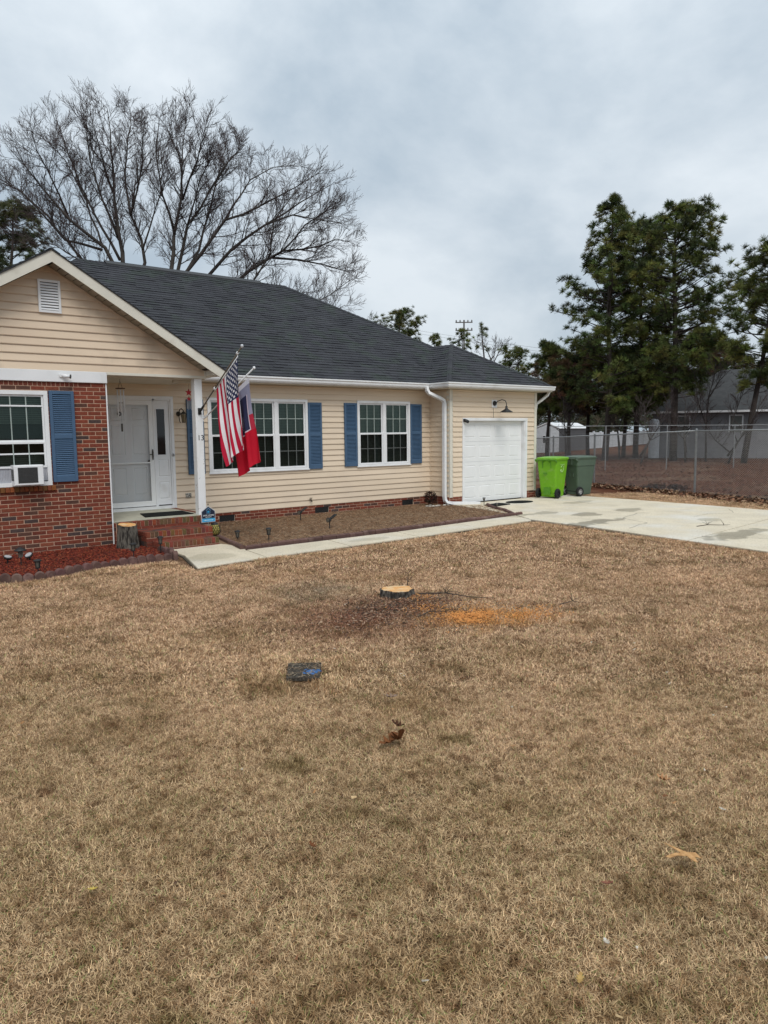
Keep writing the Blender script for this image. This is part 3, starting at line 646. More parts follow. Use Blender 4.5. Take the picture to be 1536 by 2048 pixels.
for (a, b, y, z) in ((4.185, 5.975, 12.497, .253), (4.185, 4.46, 12.497, .187), (4.185, 4.46, 12.497, .121), (4.185, 4.46, 12.497, .055), (4.185, 4.46, 12.497, -.011), (4.465, 5.645, 11.897, .113), (4.465, 4.56, 11.897, .047), (4.465, 4.56, 11.897, -.019), (4.565, 5.58, 11.527, -.026)):
    x = a
    while x < b-.03: brick(x+.004, min(x+.2095, b), y, y+.03, z+.008, z+.066); x += BL
for k, (a, b, y0, y1, z) in enumerate([(4.465, 5.645, 12.03, 12.495, .28), (4.565, 5.58, 11.66, 11.895, .14)]):
    x = a
    while x < b-.03:
        yy = y0
        while yy < y1-.03: 
            mb = MB(); mb.box(x+.004, min(x+.2095, b), yy+.004, min(yy+.098, y1), z-.03, z+random.uniform(0, .003), brick_col()); BRICKS.append(mb); yy += .104
        x += BL
y = 12.63
while y < Y0-.08:
    mb = MB(); mb.box(5.863, 5.978, y, y+.062, PZ-.09, PZ, tuple(c*random.uniform(.8, 1.2) for c in (.24, .07, .035))); BRICKS.append(mb); y += .069
for (xa, y0_, y1_, z0_, z1_) in ((4.565, 11.54, 11.9, -.03, .14), (4.465, 11.91, 12.5, -.03, .28), (4.18, 12.51, 12.6, -.03, .41)):
    nz_ = int((z1_-z0_)/.066)
    for r_ in range(nz_):
        y = y0_-(.1 if r_ % 2 else 0)
        while y < y1_-.02:
            if min(y+.2, y1_)-max(y+.004, y0_) > .02: brick(xa-.006, xa+.02, max(y+.004, y0_), min(y+.2, y1_), z0_+r_*(z1_-z0_)/nz_+.005, z0_+(r_+1)*(z1_-z0_)/nz_-.005, axis='x')
            y += .2135
mb = MB(); mb.cbox(5.752, 5.898, 12.665, 12.81, PZ, 2.884, .006); mb.build('porch_post', m_post, house)
def text_mesh(name, s, size, mat, par, M4, ext=.001, align='CENTER'):
    cu = bpy.data.curves.new(name, 'FONT'); cu.body = s; cu.size = size; cu.extrude = ext; cu.align_x = align; cu.align_y = 'CENTER'
    tmp = bpy.data.objects.new(name, cu); me = bpy.data.meshes.new_from_object(tmp); bpy.data.objects.remove(tmp)
    me.name = name; o = root_loc(par); me.transform(Matrix.Translation(-o) @ M4); me.materials.clear(); me.materials.append(mat)
    ob = bpy.data.objects.new(name, me); col.objects.link(ob); ob.parent = par; return ob
def face_front(x, y, z): return Matrix.Translation((x, y, z)) @ Matrix.Rotation(R(90), 4, 'X')
text_mesh('house_number', '13', .135, m_black, house, face_front(5.837, 12.662, 1.82))

# ---------------- garage door
gw0, gw1, gz0_, gz1_ = 13.46, 15.755, .045, 2.145
gp = []; cw = (gw1-gw0)/4; ch = (gz1_-gz0_)/4
for j in range(4):
    for i in range(4): gp.append((gw0+i*cw+.075, gw0+(i+1)*cw-.075, gz0_+j*ch+.10, gz0_+(j+1)*ch-.10))
gd = panel_sheet(gw0, gw1, gz0_, gz1_, YB+.075, gp, 'garage_door', m_door, house)
q = MB()
for j in range(1, 4): q.box(gw0, gw1, YB+.0725, YB+.0745, gz0_+j*ch-.002, gz0_+j*ch+.002)
q.build('section_joint', M('joint_grey', (.42, .45, .47), rough=.6), gd)
MB().box(gw0, gw1, YB+.07, YB+.1, .035, .044).build('weather_seal', m_black, gd)
mb = MB(); mb.cbox(13.385, 13.46, YB-.045, YB+.0, .036, 2.15, .004); mb.cbox(15.785, 15.87, YB-.045, YB+.0, .036, 2.15, .004); mb.cbox(13.385, 15.87, YB-.050, YB+.0, 2.152, 2.225, .005)
mb.box(15.757, 15.784, YB-.02, YB+.12, .036, 2.15); mb.box(13.385, 13.459, YB+.001, YB+.07, .036, 2.15); mb.box(13.46, 15.756, YB-.02, YB+.12, 2.147, 2.1515); mb.build('garage_door_frame', m_white, house)
# ---------------- roof
P_, ZE, EM, EB, EXR, CX = .60, 3.10, 14.0, 13.30, 16.60, 12.65
YR = EM+5.05; ZR = ZE+P_*5.05; XR = EXR-5.05
def clip(poly, cv):
    outp = poly
    n = len(cv)
    for i in range(n):
        a, b = cv[i], cv[(i+1) % n]; inp, outp = outp, []
        if not inp: return []
        def side(p): return (b[0]-a[0])*(p[1]-a[1])-(b[1]-a[1])*(p[0]-a[0])
        for k in range(len(inp)):
            p, q = inp[k], inp[(k+1) % len(inp)]; sp_, sq = side(p), side(q)
            if sp_ >= 0: outp.append(p)
            if (sp_ >= 0) != (sq >= 0) and abs(sp_-sq) > 1e-12:
                t = sp_/(sp_-sq); outp.append((p[0]+(q[0]-p[0])*t, p[1]+(q[1]-p[1])*t))
    return outp
def shingles(O, U, V, poly, tab=(.16, .34), expo=.142):
    O, U, V = Vector(O), Vector(U).normalized(), Vector(V).normalized(); Nn = U.cross(V)
    if Nn.z < 0: Nn = -Nn
    vmin, vmax = min(p[1] for p in poly), max(p[1] for p in poly); umin, umax = min(p[0] for p in poly), max(p[0] for p in poly)
    r = 0; v = vmin
    while v < vmax-.01:
        u = umin-random.uniform(0, .3)
        while u < umax:
            wd_ = random.uniform(*tab); lift = random.choice([.011, .013, .020]); q = clip([(u+.001, v-.004*random.random()), (u+wd_-.001, v-.004*random.random()), (u+wd_-.001, v+expo+.02), (u+.001, v+expo+.02)], poly)
            u += wd_
            if len(q) < 3: continue
            top = []; bot = []
            for a, b in q:
                l = lift*(1-(b-v)/(expo+.02))+.0015
                top.append(O+U*a+V*b+Nn*l); bot.append(O+U*a+V*b-Nn*.004)
            g = random.uniform(.84, 1.14); n = len(q); mb = MB()
            mb.add([*bot, *top], [tuple(range(n, 2*n))]+[(i, (i+1) % n, n+(i+1) % n, n+i) for i in range(n)], (g, g, g)); SHING.append(mb)
        v += expo; r += 1
S1 = math.sqrt(1+P_*P_)
def deck(pts): return [tuple(p) for p in pts]
VU = (0, 1, P_)
# main front slope (eave at x -4.5 .. 16.6); roughly west of the wing only a plain deck
XL0, XL = .70, 5.75
shingles((0, EM, ZE), (1, 0, 0), VU, [(XL0, 0), (EXR, 0), (XR, 5.05*S1), (XL, 5.05*S1)])
shingles((XL0, 0, ZE), (0, -1, 0), (1, 0, P_), [(-(EM+10.1), 0), (-EM, 0), (-YR, 5.05*S1)], tab=(.5, .9))
shingles((EXR, EM, ZE), (0, 1, 0), (-1, 0, P_), [(0, 0), (10.1, 0), (5.05, 5.05*S1)], tab=(.5, .9))
a = (EXR-CX)/2
shingles((0, EB, ZE), (1, 0, 0), VU, [(CX, 0), (EXR, 0), (CX+a, a*S1)])
shingles((CX, 0, ZE), (0, -1, 0), (1, 0, P_), [(-(EM+a+.3), 0), (-EB, 0), (-(EB+a), a*S1), (-(EM+a+.3), a*S1)])
shingles((EXR, 0, ZE), (0, 1, 0), (-1, 0, P_), [(EB, 0), (EM+.3, 0), (EM+a+.3, a*S1), (EB+a, a*S1)], tab=(.4, .8))
# gable roof of the wing
AXR, AZ, YF = 3.34, 4.735, 12.30; hw = 2.88
gl = math.hypot(hw, hw*SL)
shingles((AXR+hw, 0, AZ-SL*hw), (0, 1, 0), (-1, 0, SL), [(YF, 0), (16.75, 0), (16.75, gl), (YF, gl)], tab=(.4, .8))
shingles((AXR-hw, 0, AZ-SL*hw), (0, -1, 0), (1, 0, SL), [(-16.75, 0), (-YF, 0), (-YF, gl), (-16.75, gl)], tab=(.4, .8))
# decks under the shingles
mb = MB(); e = .006
mb.poly([(XL0, EM, ZE-e), (EXR, EM, ZE-e), (XR, YR, ZR-e), (XL, YR, ZR-e)]); mb.poly([(XL0, EM, ZE-e), (XL, YR, ZR-e), (XL0, EM+10.1, ZE-e)]); mb.poly([(EXR, EM, ZE-e), (EXR, EM+10.1, ZE-e), (XR, YR, ZR-e)])
mb.poly([(XL0, EM+10.1, ZE-e), (XL, YR, ZR-e), (XR, YR, ZR-e), (EXR, EM+10.1, ZE-e)])
mb.poly([(CX, EB, ZE-e), (EXR, EB, ZE-e), (CX+a, EB+a, ZE+P_*a-e)]); mb.poly([(CX, EB, ZE-e), (CX+a, EB+a, ZE+P_*a-e), (CX+a, EM+a+.3, ZE+P_*a-e), (CX, EM+.3, ZE-e)])
mb.poly([(EXR, EB, ZE-e), (EXR, EM, ZE-e), (CX+a, EM+a, ZE+P_*a-e), (CX+a, EB+a, ZE+P_*a-e)])
mb.build('roof', m_shingle, house, fix=False)
mb = MB(); t = .03
for s in (1, -1):
    A = (AXR, YF+.02, AZ-.006); Bp = (AXR+s*hw, YF+.02, AZ-SL*hw-.006)
    mb.prism([A, Bp, (Bp[0], Bp[1], Bp[2]-t), (A[0], A[1], A[2]-t)], (0, 4.4, 0))
mb.build('roof', m_shingle, house)
def caps(A, B, w=.13, drop=.055, skip=0):
    A, B = Vector(A), Vector(B); d = (B-A); L = d.length; d.normalize(); s = Vector((-d.y, d.x, 0)).normalized(); n = int(L/.145); mb = MB()
    for k in range(n):
        g = random.uniform(.8, 1.1); p = A+d*(k*.145); q = p+d*.17; l0, l1 = .026, .012; Z = Vector((0, 0, 1))
        vs = []
        for pt, l in ((p, l0), (q, l1)): vs += [pt-s*w-Z*(drop-l), pt+Z*l, pt+s*w-Z*(drop-l)]
        vs += [p-s*w-Z*drop, p+s*w-Z*drop, p-Z*.002]
        mb.add(vs, [(0, 1, 4, 3), (1, 2, 5, 4), (0, 6, 8, 1), (1, 8, 7, 2)], (g, g, g))
    return mb.build('ridge_cap', m_shingle, house, fix=False)
caps((XR, YR, ZR), (CX+a, EM+a, ZE+P_*a)); caps((CX+a, EB+a, ZE+P_*a), (EXR, EB, ZE)); caps((CX+a, EB+a, ZE+P_*a), (CX, EB, ZE), w=.06, drop=.02)
caps((XL, YR, ZR), (XR, YR, ZR), drop=.085); caps((XL, YR, ZR), (XL0, EM+10.1, ZE)); caps((AXR, YF, AZ), (AXR, 16.7, AZ), drop=.08); caps((CX+a, EM+a, ZE+P_*a), (CX+a, EB+a, ZE+P_*a), drop=.08)
MB().loft([[(x, YR-.16, ZR-.085), (x, YR-.15, ZR-.03), (x, YR, ZR+.06), (x, YR+.15, ZR-.03), (x, YR+.16, ZR-.085)] for x in (6.4, 10.75)], closed=False, cap=False).build('ridge_vent', m_black, house, fix=False)
MB().loft([[(x, YR-.20, ZR-.105), (x, YR, ZR+.064), (x, YR+.20, ZR-.105)] for x in (6.4, 10.75)], closed=False, cap=False).build('ridge_vent_cover', m_shingle, house, fix=False)

# rakes, soffits, eave boxes
def rake(s):
    x0, x1 = AXR, AXR+s*(hw+.0); d = .175
    mb = MB(); mb.prism([(x0, YF, AZ-.016), (x1, YF, AZ-SL*hw-.016), (x1, YF, AZ-SL*hw-.016-d), (x0, YF, AZ-.016-d)], (0, .022, 0)); mb.build('rake_board', m_cream, house)
    mb = MB(); mb.prism([(x0, YF-.018, AZ+.004), (x1+s*.02, YF-.018, AZ-SL*(hw+.02)+.004), (x1+s*.02, YF-.018, AZ-SL*(hw+.02)-.014), (x0, YF-.018, AZ-.014)], (0, .05, 0)); mb.build('drip_edge', m_black, house)
rake(1); rake(-1)
for s in (1, -1):
    n = 22
    for k in range(n):
        xa, xb = AXR+s*(.03+(2.50)*k/n), AXR+s*(.03+2.50*(k+1)/n-.008)
        za, zb = AZ-.195-SL*abs(xa-AXR)+.02, AZ-.195-SL*abs(xb-AXR)+.02
        MB().add([(xa, YF+.022, za), (xb, YF+.022, zb), (xb, YG-.002, zb), (xa, YG-.002, za)], [(0, 1, 2, 3), (3, 2, 1, 0)]).build('soffit_panel', m_soffit, house, fix=False)
    mb = MB(); za = AZ-.15-.0; mb.add([(AXR, YF+.023, za), (AXR+s*2.6, YF+.023, za-SL*2.6), (AXR+s*2.6, YG, za-SL*2.6), (AXR, YG, za)], [(0, 1, 2, 3)]); mb.build('soffit_backing', m_dark, house, fix=False)
    mb = MB(); mb.prism([(AXR, YG-.028, AZ-.185), (AXR+s*2.5, YG-.028, AZ-.185-SL*2.5), (AXR+s*2.5, YG-.028, AZ-.215-SL*2.5), (AXR, YG-.028, AZ-.215)], (0, .012, 0)); mb.build('rake_trim', m_gsiding, house)
for s in (1, -1):      # boxed eave return at each foot of the gable
    xa, xb = AX+s*2.53, AXR+s*hw
    x0, x1 = min(xa, xb), max(xa, xb)
    zt = lambda x: AZ-.19-SL*abs(x-AXR)
    lo = 2.935
    MB().prism([(xa, YF+.03, lo), (xb, YF+.03, lo), (xb, YF+.03, max(lo+.02, AZ-.03-SL*hw)), (xa, YF+.03, AZ-.03-SL*abs(xa-AXR))], (0, EM-YF-.03 if s > 0 else 1.9, 0)).build('eave_return', m_cream, house)
# main eave soffits and fascia
mb = MB()
for x0, x1, ya, yb in ((6.22, 12.66, EM-.0, Y0), (12.66, EXR, EB, YB)): mb.box(x0, x1, ya+.001, yb-.001, 2.94, 2.952)
mb.box(12.66, 12.945, YB, Y0-.03, 2.94, 2.952); mb.box(16.26, EXR, YB, EM+10.1, 2.94, 2.952); mb.build('soffit', m_soffit, house)
mb = MB()
mb.box(6.22, 12.66, EM+.0, EM+.02, 2.953, ZE-.012); mb.box(CX+.01, EXR-.02, EB, EB+.02, 2.953, ZE-.012); mb.box(CX+.0, CX+.0095, EB, EM, 2.953, ZE-.012); mb.box(EXR-.019, EXR, EB+.021, EM+10, 2.953, ZE-.012); mb.build('fascia', m_white, house)
# K-style gutter profile swept along the eaves (offset d from fascia, height z)
prof = [(0, -.02), (0, -.115), (.062, -.115), (.082, -.085), (.085, -.05), (.104, -.028), (.104, -.0), (.096, -.0), (.096, -.010), (.09, -.02), (.074, -.05), (.055, -.105), (.01, -.105), (.01, -.02)]
def gutter(path, outs):
    rings = [[(p[0]+o[0]*d, p[1]+o[1]*d, 3.085+z) for d, z in prof] for p, o in zip(path, outs)]
    return MB().loft(rings).build('gutter', m_white, house)
gutter([(6.24, EM-.002), (CX-.002, EM-.002), (CX-.002, EB-.002), (EXR+.012, EB-.002)], [(0, -1), (-1, -1), (-1, -1), (0, -1)])
gutter([(EXR+.004, EB+.02), (EXR+.004, EM+10)], [(1, 0), (1, 0)])
MB().box(5.98, 6.34, EM-.11, EM+.0, 2.96, 3.00).build('gutter_end', m_white, house)
# downspouts
def spout(pts, w=.075, d=.055, name='downspout'):
    mb = MB(); pts = [Vector(p) for p in pts]; rings = []
    for i, p in enumerate(pts):
        t = (pts[min(i+1, len(pts)-1)]-pts[max(i-1, 0)]).normalized(); a = Vector((0, 1, 0)) if abs(t.y) < .8 else Vector((1, 0, 0)); a = (a-t*a.dot(t)).normalized(); b = t.cross(a); c = .012
        ring = []
        for (sx, sy) in ((-w+c, -d), (w-c, -d), (w, -d+c), (w, d-c), (w-c, d), (-w+c, d), (-w, d-c), (-w, -d+c)): ring.append(p+a*sx*.5+b*sy*.5)
        rings.append(ring)
    return mb.loft(rings).build(name, m_white, house)
spout([(12.50, 13.95, 3.0), (12.51, 13.93, 2.90), (12.54, 13.90, 2.84), (12.80, 13.74, 2.70), (12.86, 13.71, 2.65), (12.875, 13.70, 2.58), (12.875, 13.70, .24), (12.885, 13.685, .14), (12.92, 13.63, .09), (13.02, 13.55, .075), (13.66, 13.22, .055)], .10, .075)
MB().lathe([(.05, 0), (.045, .05)], (12.50, 13.95, 2.95), 8).build('downspout_outlet', m_white, house)
spout([(16.60, 13.40, 2.98), (16.55, 13.43, 2.86), (16.36, 13.52, 2.70), (16.30, 13.62, 2.62), (16.30, 13.66, 2.4), (16.30, 13.68, .1)], .075, .055)

# ---------------- distribute bricks and shingles: the largest in view are parts, the rest one mesh
def distribute(lst, name, stuffname, mat, lim):
    sc = []
    for mb in lst:
        V = np.array(mb.v); c = V.mean(0); s, px, py = psize(c)
        ok = -30 < px < 1566 and -30 < py < 2078
        ext = np.ptp(V, axis=0); sc.append((s*math.hypot(ext[0], ext[1])*s*max(ext[2], .01)) if ok else -1)
    order = np.argsort(sc)[::-1]; rest = MB()
    for r, i in enumerate(order):
        mb = lst[i]
        if r < lim: mb.build(name, mat, house, fix=False)
        else:
            n = len(rest.v); rest.v += mb.v; rest.f += [tuple(k+n for k in f) for f in mb.f]; rest.t += mb.t
    rest.build(stuffname, mat, house, fix=False, kind='stuff')
distribute(BRICKS, 'brick', 'brickwork', m_brick, 298)
distribute(SHING, 'shingle', 'shingle_field', m_shingle, 298)

# ================================================================== THINGS AT THE HOUSE
def at_thing(name, label, cat, loc, **k): return thing(name, label, cat, loc, **k)
# air conditioner
t = thing('window_air_conditioner', 'boxy white air conditioner sticking out of the brick wing window', 'air conditioner', (2.86, YG, 1.12))
mb = MB(); mb.cbox(2.645, 3.075, YG-.22, YG+.02, 1.125, 1.44, .012); mb.build('casing', m_white, t)
MB().box(2.70, 2.985, YG-.226, YG-.2205, 1.165, 1.405).build('grille', m_ac, t)
mb = MB()
for k in range(12): mb.box(2.702, 2.983, YG-.229, YG-.2262, 1.172+k*.0195, 1.176+k*.0195)
mb.build('grille_bars', m_black, t)
mb = MB(); [mb.box(2.645-.0025, 2.6445, YG-.20+k*.03, YG-.185+k*.03, 1.2, 1.38) for k in range(6)]; mb.build('side_vent', m_ac, t)
MB().box(3.09, 3.17, YG-.03, YG-.012, 1.165, 1.18).build('support_bar', m_black, t)
# security camera on the band
t = thing('security_camera', 'small white security camera with black lens face on the white band above the brick wall', 'camera', (3.50, YG-.04, 2.84))
MB().lathe([(.0, 0), (.03, 0), (.03, .02), (0, .02)], (3.46, YG-.061, 2.85), 12, axis='y').build('mount', m_white, t)
mb = MB(); mb.tube([(3.47, YG-.06, 2.85), (3.50, YG-.09, 2.838), (3.575, YG-.13, 2.83)], [.012, .03, .032], 12); mb.build('housing', m_white, t, smooth=True)
mb = MB(); mb.tube([(3.576, YG-.1305, 2.83), (3.588, YG-.137, 2.829)], [.034, .034], 12); mb.build('lens_face', m_black, t)
t = thing('security_camera', 'black security camera on the upper left corner of the garage door frame', 'camera', (13.43, YB-.05, 2.13))
MB().box(13.39, 13.44, YB-.075, YB-.051, 2.13, 2.20).build('mount', m_black, t)
mb = MB(); mb.tube([(13.41, YB-.07, 2.17), (13.44, YB-.10, 2.15), (13.50, YB-.14, 2.12)], [.032, .042, .038], 10); mb.build('housing', m_black, t, smooth=True)
# gooseneck lamp
t = thing('barn_lamp', 'black gooseneck barn lamp above the white garage door', 'wall lamp', (14.55, YB-.03, 2.62))
MB().box(14.46, 14.66, YB-.032, YB-.022, 2.50, 2.70).build('mounting_block', m_white, t)
MB().lathe([(0, -.03), (.05, -.03), (.065, -.0), (.065, .012), (0, .012)], (14.56, YB-.045, 2.61), 16, axis='y').build('wall_plate', m_black, t, smooth=False)
MB().tube([(14.56, YB-.06, 2.61), (14.57, YB-.14, 2.66), (14.62, YB-.24, 2.70), (14.66, YB-.32, 2.67), (14.68, YB-.345, 2.60), (14.68, YB-.345, 2.52)], .011, 8).build('arm', m_black, t, smooth=True)
MB().lathe([(.0, .11), (.03, .11), (.035, .05), (.05, .03), (.16, -.035), (.165, -.05), (.15, -.045), (.04, .02), (0, .025)], (14.68, YB-.345, 2.42), 20).build('shade', m_black, t, smooth=True)
MB().tube([(14.52, YB-.03, 2.50), (14.53, YB-.03, 2.23)], .004, 5).build('cable', m_black, t)
# porch wall lantern
t = thing('porch_lantern', 'aged bronze wall lantern on beige siding between the front door and the first blue shutter', 'wall lamp', (6.17, Y0-.05, 2.2))
MB().lathe([(0, -.01), (.045, -.01), (.05, .01), (0, .012)], (6.13, Y0-.04, 2.30), 12, axis='y').build('wall_plate', m_iron, t)
MB().tube([(6.13, Y0-.05, 2.30), (6.13, Y0-.10, 2.38), (6.14, Y0-.16, 2.40), (6.17, Y0-.19, 2.36), (6.17, Y0-.19, 2.33)], .010, 8).build('arm', m_iron, t, smooth=True)
MB().tube([(6.13, Y0-.05, 2.28), (6.12, Y0-.10, 2.16), (6.13, Y0-.12, 2.12)], .008, 6).build('scroll', m_iron, t, smooth=True)
MB().lathe([(0, .05), (.02, .04), (.06, 0), (.065, -.01), (0, -.01)], (6.17, Y0-.19, 2.30), 8).build('cap', m_iron, t)
mb = MB()
for k in range(6):
    an = k*math.pi/3; mb.tube([(6.17+.055*math.cos(an), Y0-.19+.055*math.sin(an), 2.29), (6.17+.035*math.cos(an), Y0-.19+.035*math.sin(an), 2.13)], .004, 4)
mb.lathe([(0, 0), (.04, 0), (.04, .012), (0, .012)], (6.17, Y0-.19, 2.12), 8); mb.build('cage', m_iron, t)
MB().lathe([(0, 0), (.03, .0), (.045, .15), (0, .15)], (6.17, Y0-.19, 2.135), 8).build('lantern_glass', M('amber_glass', (.25, .2, .12), rough=.1), t)
# outlet, doorbell, hose tap
t = thing('outlet_box', 'weathered grey outlet cover low on the siding beside the porch', 'outlet', (6.28, Y0-.03, .64))
MB().cbox(6.22, 6.34, Y0-.042, Y0-.02, .60, .69, .006).build('cover', M('speckled_grey', (.45, .43, .38), (.10, .09, .08), scale=60, rough=.8, ramp=(.45, .55)), t)
t = thing('doorbell', 'round metal doorbell on the white front door casing', 'doorbell', (5.985, Y0-.05, 1.50))
MB().lathe([(0, -.014), (.028, -.012), (.036, 0), (0, 0)], (5.985, Y0-.046, 1.48), 16, axis='y').build('ring', m_steel, t, smooth=True); MB().lathe([(0, -.018), (.014, -.016), (.014, -.012), (0, -.012)], (5.985, Y0-.046, 1.48), 12, axis='y').build('button', m_iron, t)
t = thing('hose_tap', 'small brass hose tap low on the beige siding under the shutters', 'tap', (9.2, Y0-.03, .33))
MB().tube([(9.22, Y0-.02, .36), (9.22, Y0-.09, .36), (9.22, Y0-.11, .32)], .014, 8).build('spout', m_iron, t, smooth=True); MB().lathe([(0, 0), (.035, .0), (.035, .008), (0, .008)], (9.22, Y0-.075, .40), 10).build('wheel', m_iron, t); MB().tube([(9.22, Y0-.075, .36), (9.22, Y0-.075, .40)], .006, 6).build('stem', m_iron, t)
# wind chime
m_chime = M('chime_aluminium', (.72, .73, .75), rough=.35)
cx, cy, cz = 4.62, 13.25, 2.87
t = thing('wind_chime', 'wind chime with silver tubes hanging from the porch ceiling before the front door', 'wind chime', (cx, cy, cz))
MB().lathe([(0, .0), (.08, 0), (.088, .014), (0, .016)], (cx, cy, cz-.17), 16).build('top_disc', M('chime_wood', (.10, .045, .025), rough=.6), t)
mb = MB()
for k in range(4): an = k*math.pi/2+.3; mb.tube([(cx+.05*math.cos(an), cy+.05*math.sin(an), cz-.16), (cx, cy, cz-.03)], .0018, 4)
mb.tube([(cx, cy, cz-.03), (cx, cy, cz)], .003, 4); mb.tube([(cx, cy, cz-.17), (cx, cy, cz-.80)], .0016, 4); mb.build('cord', m_dark, t)
for k, L in enumerate([.38, .34, .43, .48, .40, .36]):
    an = k*math.pi/3+.2; x, y = cx+.06*math.cos(an), cy+.06*math.sin(an); MB().tube([(x, y, cz-.19), (x, y, cz-.19-L)], .0115, 8).build('tube', m_chime, t, smooth=True)
MB().lathe([(0, 0), (.035, 0), (.035, .01), (0, .01)], (cx, cy, cz-.42), 12).build('striker', m_dark, t); MB().box(cx-.016, cx+.016, cy-.003, cy+.003, cz-.92, cz-.78).build('sail', m_iron, t)
t = thing('door_ornament', 'small round dark ornament stuck on the glass of the front door', 'ornament', (4.93, Y0-.03, 2.3))
MB().lathe([(0, -.02), (.03, -.016), (.042, 0), (.03, .002), (0, .002)], (4.945, Y0-.032, 2.29), 14, axis='y').build('disc', m_black, t, smooth=True); MB().lathe([(0, -.012), (.016, -.008), (0, .0)], (4.945, Y0-.044, 2.29), 8, axis='y').build('centre', m_steel, t)
# hanging patriotic ornament
ox, oy, oz = 6.0-.03, 13.45, 2.87
ox = 5.99
t = thing('porch_ornament', 'small red star ornament with hanging chimes on the right side of the porch', 'ornament', (ox, oy, oz))
MB().tube([(ox, oy, oz), (ox, oy, oz-.5)], .0015, 4).build('cord', m_dark, t)
def star_pts(r, n=5, k=.42, rot=math.pi/2): return [(r*(1 if i % 2 == 0 else k)*math.cos(rot+i*math.pi/n), r*(1 if i % 2 == 0 else k)*math.sin(rot+i*math.pi/n)) for i in range(2*n)]
MB().prism([(ox+x, oy, oz-.19+y) for x, y in star_pts(.075)], (0, .01, 0)).build('star', m_red, t)
MB().prism([(ox+x, oy, oz-.31+y) for x, y in star_pts(.05)], (0, .01, 0)).build('star', m_red, t)
for k in range(4): MB().tube([(ox-.04+k*.026, oy, oz-.34), (ox-.04+k*.026, oy, oz-.50-.02*(k % 2))], .006, 6).build('tube', m_steel, t)
# doormats
t = MB().prism([(4.85, 12.95, PZ), (5.75, 12.90, PZ), (5.80, 13.55, PZ), (5.0, 13.60, PZ)], (0, 0, .012)).build('doormat', m_mat, origin=(5.3, 13.25, PZ)); t.location = (5.3, 13.25, PZ+.001); tag(t, 'black rubber doormat lying on the porch before the front door', 'doormat')
t = MB().lathe([(0, 0), (.33, 0), (.34, .008), (.30, .014), (0, .014)], (0, 0, 0), 28).build('round_mat', m_mat, origin=(0, 0, 0)); t.location = (14.75, 12.85, .036); t.scale = (1.25, .85, 1); tag(t, 'flat black round mat on the driveway before the garage door', 'mat')
t = MB().prism([(-.35, -.18, 0), (.32, -.2, 0), (.38, .17, 0), (-.25, .2, 0)], (0, 0, .02)).build('splash_mat', m_mat, origin=(0, 0, 0)); t.location = (13.75, 12.72, .036); t.rotation_euler.z = .2; tag(t, 'dark rectangular mat by the end of the downspout', 'mat')

# ---------------- flags
def flag_cloth(name, mat, parent, H0, H1, L, nu, nv, colf, foldA, seed, sway, squeeze):
    H0, H1 = Vector(H0), Vector(H1); V = []; T = []
    hd = (H1-H0)
    hor = Vector((hd.x, hd.y, 0)).normalized(); nrm = Vector((-hor.y, hor.x, 0))
    for j in range(nv+1):
        v = j/nv
        for i in range(nu+1):
            u = i/nu; P0 = H0+hd*u
            drop = L*v*(1-.06*v)*(1-.05*u)
            g = v*(1.9-.9*v)      # gathering towards the upper corner
            hx = -(hd.length*0+Vector((hd.x, hd.y, 0)).length)*u*g*squeeze
            ph = 2*math.pi*(u*1.9+seed+.25*math.sin(3*v+seed)); amp = foldA*min(1, v*2.2)*(.5+.5*v)
            off = nrm*(math.sin(ph)*amp+.25*amp*math.sin(2.3*ph+1))+hor*(hx+.35*amp*math.cos(ph*1.1)+sway*v*v)
            zz = -drop*(1-.20*(1-v)*u)
            V.append(tuple(P0+off+Vector((0, 0, zz)))); T.append(colf(u, v))
    V = np.array(V); n = nu+1
    F = [(j*n+i, j*n+i+1, (j+1)*n+i+1, (j+1)*n+i) for j in range(nv) for i in range(nu)]
    return npmesh(name, V, F, mat, parent, tint=T, smooth=True)
WHT, RED, NAV = (.80, .78, .80), (.50, .012, .045), (.022, .032, .085)
def usa(u, v):
    s = int(min(.9999, u)*13)
    if u < 7/13 and v < .40:
        # staggered stars
        r = u/(7/13)*10; c = v/.40*12
        ri, ci = round(r), round(c)
        if 1 <= ri <= 9 and 1 <= ci <= 11 and (ri+ci) % 2 == 0:
            dy, dx = (r-ri)*.049, (c-ci)*.049; rr = math.hypot(dx, dy); an = math.atan2(dy, dx)
            if rr < .027*(.75+.25*math.cos(5*an)): return WHT
        return NAV
    return RED if s % 2 == 0 else WHT
tA0, tA1 = Vector((5.832, 12.60, 2.322)), Vector((5.84, 10.99, 3.305))
t = thing('flag', 'United States flag hanging folded from an angled bronze pole on the porch post', 'flag', (5.832, 12.66, 2.32))
MB().tube([tA0, tA1], .0125, 10).build('pole', m_pole, t, smooth=True)
MB().lathe([(0, -.03), (.018, -.028), (.026, 0), (.018, .026), (0, .03)], tuple(tA1), 12).build('finial', m_steel, t, smooth=True)
mb = MB(); mb.box(5.80, 5.862, 12.648, 12.664, 2.24, 2.36); mb.tube([tA0+Vector((0, .05, -.03)), tA0+(tA1-tA0)*.07], .021, 10); mb.tube([tA0+Vector((0, .045, .02)), tA0+Vector((0, .0, -.06))], .012, 6); mb.build('bracket', m_black, t)
mb = MB()
for k in (.90, .36): c = tA0+(tA1-tA0)*k; mb.tube([c-(tA1-tA0)*.008, c+(tA1-tA0)*.008], .024, 10)
mb.tube([tA0+(tA1-tA0)*.90-Vector((0, 0, .0)), tA0+(tA1-tA0)*.90+Vector((.0, .0, -.06))], .006, 5); mb.build('clip', m_white, t)
